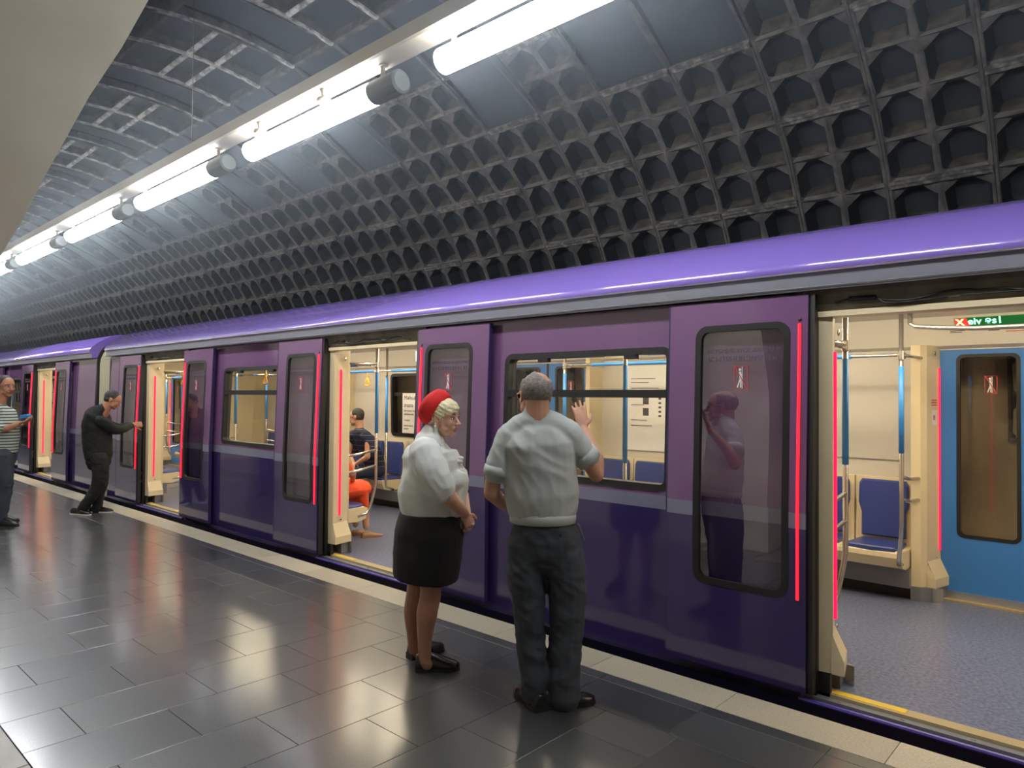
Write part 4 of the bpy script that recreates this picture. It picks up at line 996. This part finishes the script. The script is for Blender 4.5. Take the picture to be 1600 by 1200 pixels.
# ---- man in black by the far doorway
def man_black():
    A = empty('person', (-10.2, 3.05, 0), label='man in a black jacket and trousers gripping the edge of the far train door', cat='person')
    D = 9.45; ho = at(176, 624.5, D+.03); fr = frame(Rh*.85+Fh*.30-Z*.42); f, s, u = fr
    sk = MB(); head(sk, ho, fr, 1.03); sk.limb([ho-Z*.02-f*.03, at(165, 640, D), at(158, 650, D)], [.06, .06, .08])
    wr = at(210, 663, D+.42); hand(sk, wr, Rh*.75+Fh*.55, -Z*.2+Fh*.6-Rh*.5, 1.05, (1.0, 1.1, .8), .02, thumb=-1)
    el2 = at(196, 668, D+.30); sk.limb([el2, wr], [.035, .026])
    body = sk.fuse('body', M_skin2, A, vox=.008, it=2); face(body, ho, fr, 1.03)
    q = MB(); E(q, ho, fr, (-.022, 0, .038), (.100, .082, .088)); E(q, ho, fr, (-.04, 0, -.01), (.07, .078, .06)); h_ = q.fuse('hair', M_darkh, A, vox=.009, it=2)
    q = MB()
    q.limb([at(154, 712, D), at(152, 690, D), at(151, 666, D), at(154, 647, D), at(160, 640, D)], [.172, .185, .180, .145, .08], ref=Rh, b=[.16, .16, .18, .19, .09], n=20)
    q.limb([at(158, 658, D-.14), at(178, 671, D+.0), at(190, 671, D+.12), at(205, 665, D+.36)], [.075, .068, .055, .042])
    q.limb([at(160, 656, D+.16), at(182, 668, D+.26), at(203, 664, D+.40)], [.07, .06, .042])
    q.fuse('jacket', M_blk, A, vox=.011, it=4, fold=folds(.007, 15, 8, .3))
    q = MB()
    q.limb([at(154, 708, D), at(154, 722, D)], [.165, .155], ref=Rh, b=[.14, .14])
    q.limb([at(155, 716, D-.08), at(157, 745, D-.08), at(148, 768, D-.10), at(132, 790, D-.12), at(126, 800, D-.12)], [.11, .098, .078, .066, .060])
    q.limb([at(155, 716, D+.08), at(158, 745, D+.08), at(155, 770, D+.06), at(152, 792, D+.04), at(151, 799, D+.04)], [.11, .095, .076, .062, .058])
    q.fuse('trousers', M_blk, A, vox=.011, it=4, fold=folds(.008, 18, 12, 1.3))
    for (x_, y_, dd, dr) in ((117, 803, -.12, Rh*.96-Fh*.25), (146, 801, .04, Rh*.98+Fh*.1)):
        q = MB(); hp = at(x_, y_, D+dd); so2 = shoe(q, Vector((hp.x, hp.y, 0))-Vector(dr).normalized()*.04, dr, .30, .05, .085, .028); o_ = q.fuse('shoe', M_shoe, A, vox=.01, it=2); so2.build('sole', M_sole, o_)
man_black()

# ---- man in the striped polo at the left edge
def man_polo():
    A = empty('person', (-10.35, 2.15, 0), label='man in striped green polo holding a blue phone, cut by the left edge', cat='person')
    D = 8.6; ho = at(9, 603, D+.02); fr = frame(Rh*.88-Fh*.40-Z*.08); f, s, u = fr
    sk = MB(); head(sk, ho, fr, 1.12); sk.limb([ho-Z*.03-f*.03, at(1, 622, D), at(-4, 634, D)], [.065, .066, .09])
    wr = at(31, 661, D-.08); el = at(-8, 672, D-.17); sk.limb([at(-12, 640, D-.18), el], [.055, .045]); sk.limb([el, at(12, 669, D-.14), wr], [.045, .04, .027])
    hand(sk, wr, Rh*.9+Z*.25+Fh*.1, Z, 1.1, (.35, .5, .4), .03, thumb=-1)
    wr2 = at(30, 664, D+.06); sk.limb([at(4, 668, D+.14), wr2], [.042, .027]); hand(sk, wr2, Rh*.85+Z*.1-Fh*.2, Z-Fh*.4, 1.1, (.5, .6, .4), .03, thumb=1)
    body = sk.fuse('body', M_skin2, A, vox=.008, it=2); face(body, ho, fr, 1.12)
    q = MB(); E(q, ho, fr, (-.026, 0, .045), (.110, .090, .088)); q.fuse('hair', M_darkh, A, vox=.009, it=2)
    q = MB()
    q.limb([at(1, 704, D), at(1, 685, D), at(0, 662, D), at(-3, 645, D), at(-4, 636, D)], [.185, .200, .190, .175, .10], ref=Rh, b=[.17, .18, .2, .2, .11], n=22)
    q.limb([at(-8, 643, D-.17), at(-14, 662, D-.19), at(-2, 668, D-.18)], [.08, .078, .068]); q.limb([at(2, 644, D+.17), at(8, 662, D+.16)], [.08, .065])
    q.fuse('polo_shirt', M_polo, A, vox=.011, it=4, fold=folds(.005, 12, 6, .3))
    q = MB()
    q.limb([at(0, 702, D), at(0, 718, D)], [.19, .185], ref=Rh, b=[.16, .16])
    q.limb([at(2, 712, D-.08), at(6, 745, D-.08), at(5, 775, D-.08), at(0, 812, D-.10)], [.125, .105, .088, .068]); q.limb([at(0, 712, D+.08), at(2, 745, D+.1), at(0, 775, D+.1), at(-4, 806, D+.12)], [.125, .105, .088, .068])
    q.fuse('trousers', M_jean, A, vox=.011, it=4, fold=folds(.007, 16, 9, 1.3))
    for (x_, y_, dd, dr) in ((-6, 818, -.10, Rh*.98-Fh*.12), (-12, 812, .12, Rh*.9+Fh*.2)):
        q = MB(); hp = at(x_, y_, D+dd); so2 = shoe(q, Vector((hp.x, hp.y, 0)), dr, .30, .05, .09, .03); o_ = q.fuse('shoe', M_shoe, A, vox=.01, it=2); so2.build('sole', M_black, o_)
    pc = at(40, 652, D-.04); q = MB(); q.loft([[pc+Rh*a*.055*k+Fh*b*.04*k+Z*(h_+a*.006) for a, b in ((-1, -.7), (-.8, -1), (.8, -1), (1, -.7), (1, .7), (.8, 1), (-.8, 1), (-1, .7))] for k, h_ in ((.85, -.018), (1, -.01), (1, .02), (.8, .034))])
    o_ = q.build('wallet_phone', M_bphone, loc=tuple(pc)); tag(o_, 'blue phone case held by the man in the striped polo', 'phone')
man_polo()

# ---- passengers inside the near car
def seated(label, px, pD, face_dir, shirt, legs, shoe_m, hairm, skin, wall_dir, seat_xy, tilt=0.0, k=1.0, glasses=False, name='shirt'):
    """seated figure: hips on the seat, face_dir horizontal unit vector of the knees, tilt = forward lean"""
    hx, hy = seat_xy; A = empty('person', (hx, hy, .45), label=label, cat='person')
    K = Vector(face_dir).normalized(); S = K.cross(Z); hip = Vector((hx, hy, .56)); chest = hip+K*(tilt*.30)+Z*.38; neck = hip+K*(tilt*.50)+Z*.55
    lk = Vector(wall_dir).normalized(); ho = neck+lk*.05+Z*.19; fr = frame(lk-Z*.1)
    sk = MB(); head(sk, ho, fr, k); sk.limb([ho-Z*.02-lk*.03, neck+Z*.03, neck-Z*.02], [.06, .06, .08])
    kn = [hip+K*.45-S*.10-Z*.03, hip+K*.45+S*.10-Z*.03]
    for t, kk in ((-1, kn[0]), (1, kn[1])):
        shd = neck-Z*.05+S*t*.18; el = hip+K*(.16+tilt*.25)+S*t*.22+Z*.20; wr = kk*.5+hip*.5+S*(-t)*.02+K*.12+Z*.11
        sk.limb([shd-K*.0, shd*.5+el*.5, el], [.02, .038, .04]); sk.limb([el, wr], [.04, .026]); hand(sk, wr, K*.6-S*t*.6-Z*.1, -Z, 1.0, (.4, .5, .4), .03, thumb=t)
    fe = []
    for t, kk in ((-1, kn[0]), (1, kn[1])):
        ft = Vector((kk.x, kk.y, .09))+K*.03; fe.append(ft); sk.limb([kk, ft+Z*.05], [.05, .036])
    body = sk.fuse('body', skin, A, vox=.009, it=2); face(body, ho, fr, k)
    q = MB(); E(q, ho, fr, (-.022, 0, .040), (.100, .083, .086)); E(q, ho, fr, (-.04, 0, .0), (.07, .079, .07)); q.fuse('hair', hairm, A, vox=.009, it=2)
    if glasses:
        q = MB(); f, s, u = fr
        for t in (-1, 1): q.tube([ho+f*.100+s*(t*.034+.024*math.cos(i/5*math.pi))+u*.018*math.sin(i/5*math.pi) for i in range(11)], .0025, n=6); q.tube([ho+f*.098+s*t*.058+u*.004, ho-f*.01+s*t*.084+u*.006], .0025, n=6)
        q.build('glasses', M_iris, A)
    q = MB(); q.limb([hip-Z*.02, hip+Z*.15+K*tilt*.08, chest, neck-Z*.03], [.175, .180, .20, .12], ref=S, b=[.13, .13, .13, .09], n=20)
    for t in (-1, 1): q.limb([neck-Z*.07+S*t*.15, neck*.55+hip*.45+S*t*.21+Z*.03+K*tilt*.1, hip+K*(.10+tilt*.2)+S*t*.22+Z*.25], [.080, .074, .064])
    q.fuse(name, shirt, A, vox=.011, it=4, fold=folds(.005, 16, 9, .7))
    return A, hip, K, S, kn, fe
A, hip, K, S, kn, fe = seated('seated dark-haired man in glasses and navy striped shirt beyond the middle doorway', 0, 0, (0, -1, 0), M_navys, M_navy, M_shoe, M_darkh, M_skin, (-.85, -.5, 0), (-8.25, 6.12), .55, 1.05, True)
q = MB()
for kk, ft, t in ((kn[0], fe[0], -1), (kn[1], fe[1], 1)): q.limb([hip+S*t*.09-Z*.02, kk], [.10, .08]); q.limb([kk, Vector((ft.x, ft.y, .12))], [.078, .06])
q.fuse('trousers', M_navy, A, vox=.011, it=3)
for ft in fe: q = MB(); so2 = shoe(q, Vector((ft.x, ft.y, 0))-K*.05, K, .28); [setattr(v, 'z', v.z+.02) for v in q.v+so2.v]; o_ = q.fuse('shoe', M_shoe, A, vox=.01, it=2); so2.build('sole', M_black, o_)
A, hip, K, S, kn, fe = seated('passenger in an orange skirt and tan flat shoes seated behind the middle door post', 0, 0, (0, 1, 0), M_orange, M_orange, M_tan, M_darkh, M_skin, (0, 1, 0), (-6.62, 4.24), .2, .97, name='top')
q = MB(); q.limb([hip, hip+K*.25, hip+K*.47], [.20, .20, .17], ref=S, b=[.12, .10, .10]); q.limb([hip+K*.42-Z*.02, hip+K*.46-Z*.22], [.17, .16], ref=S, b=[.08, .06])
q.fuse('skirt', M_orange, A, vox=.011, it=3, fold=folds(.007, 26, 6, .2))
for i, ft in enumerate(fe): q = MB(); so2 = shoe(q, Vector((ft.x, ft.y, 0))-K*.05, K+S*.3, .24, .040, .055); [setattr(v, 'z', v.z+.02) for v in q.v+so2.v]; o_ = q.fuse('shoe', M_tan, A, vox=.009, it=2); so2.build('sole', M_tan, o_)
A, hip, K, S, kn, fe = seated('seated passenger in beige trousers, brown sandal showing past the right door post', 0, 0, (.12, 1, 0), M_shirtw, M_paper, M_tan, M_darkh, M_skin2, (0, 1, 0), (-1.92, 4.26), .1, 1.0)
q = MB()
for kk, ft, t in ((kn[0], fe[0], -1), (kn[1], fe[1], 1)): q.limb([hip+S*t*.09-Z*.02, kk], [.10, .08]); q.limb([kk, Vector((ft.x, ft.y, .14))], [.078, .07])
q.fuse('trousers', mat('beige_trousers', (.5, .43, .33), .85), A, vox=.011, it=3)
for ft in fe: q = MB(); so2 = shoe(q, Vector((ft.x, ft.y, 0))+K*.02, K+S*.12, .26, .044, .06); [setattr(v, 'z', v.z+.02) for v in q.v+so2.v]; o_ = q.fuse('sandal', M_tan, A, vox=.009, it=2); so2.build('sole', M_tan, o_)
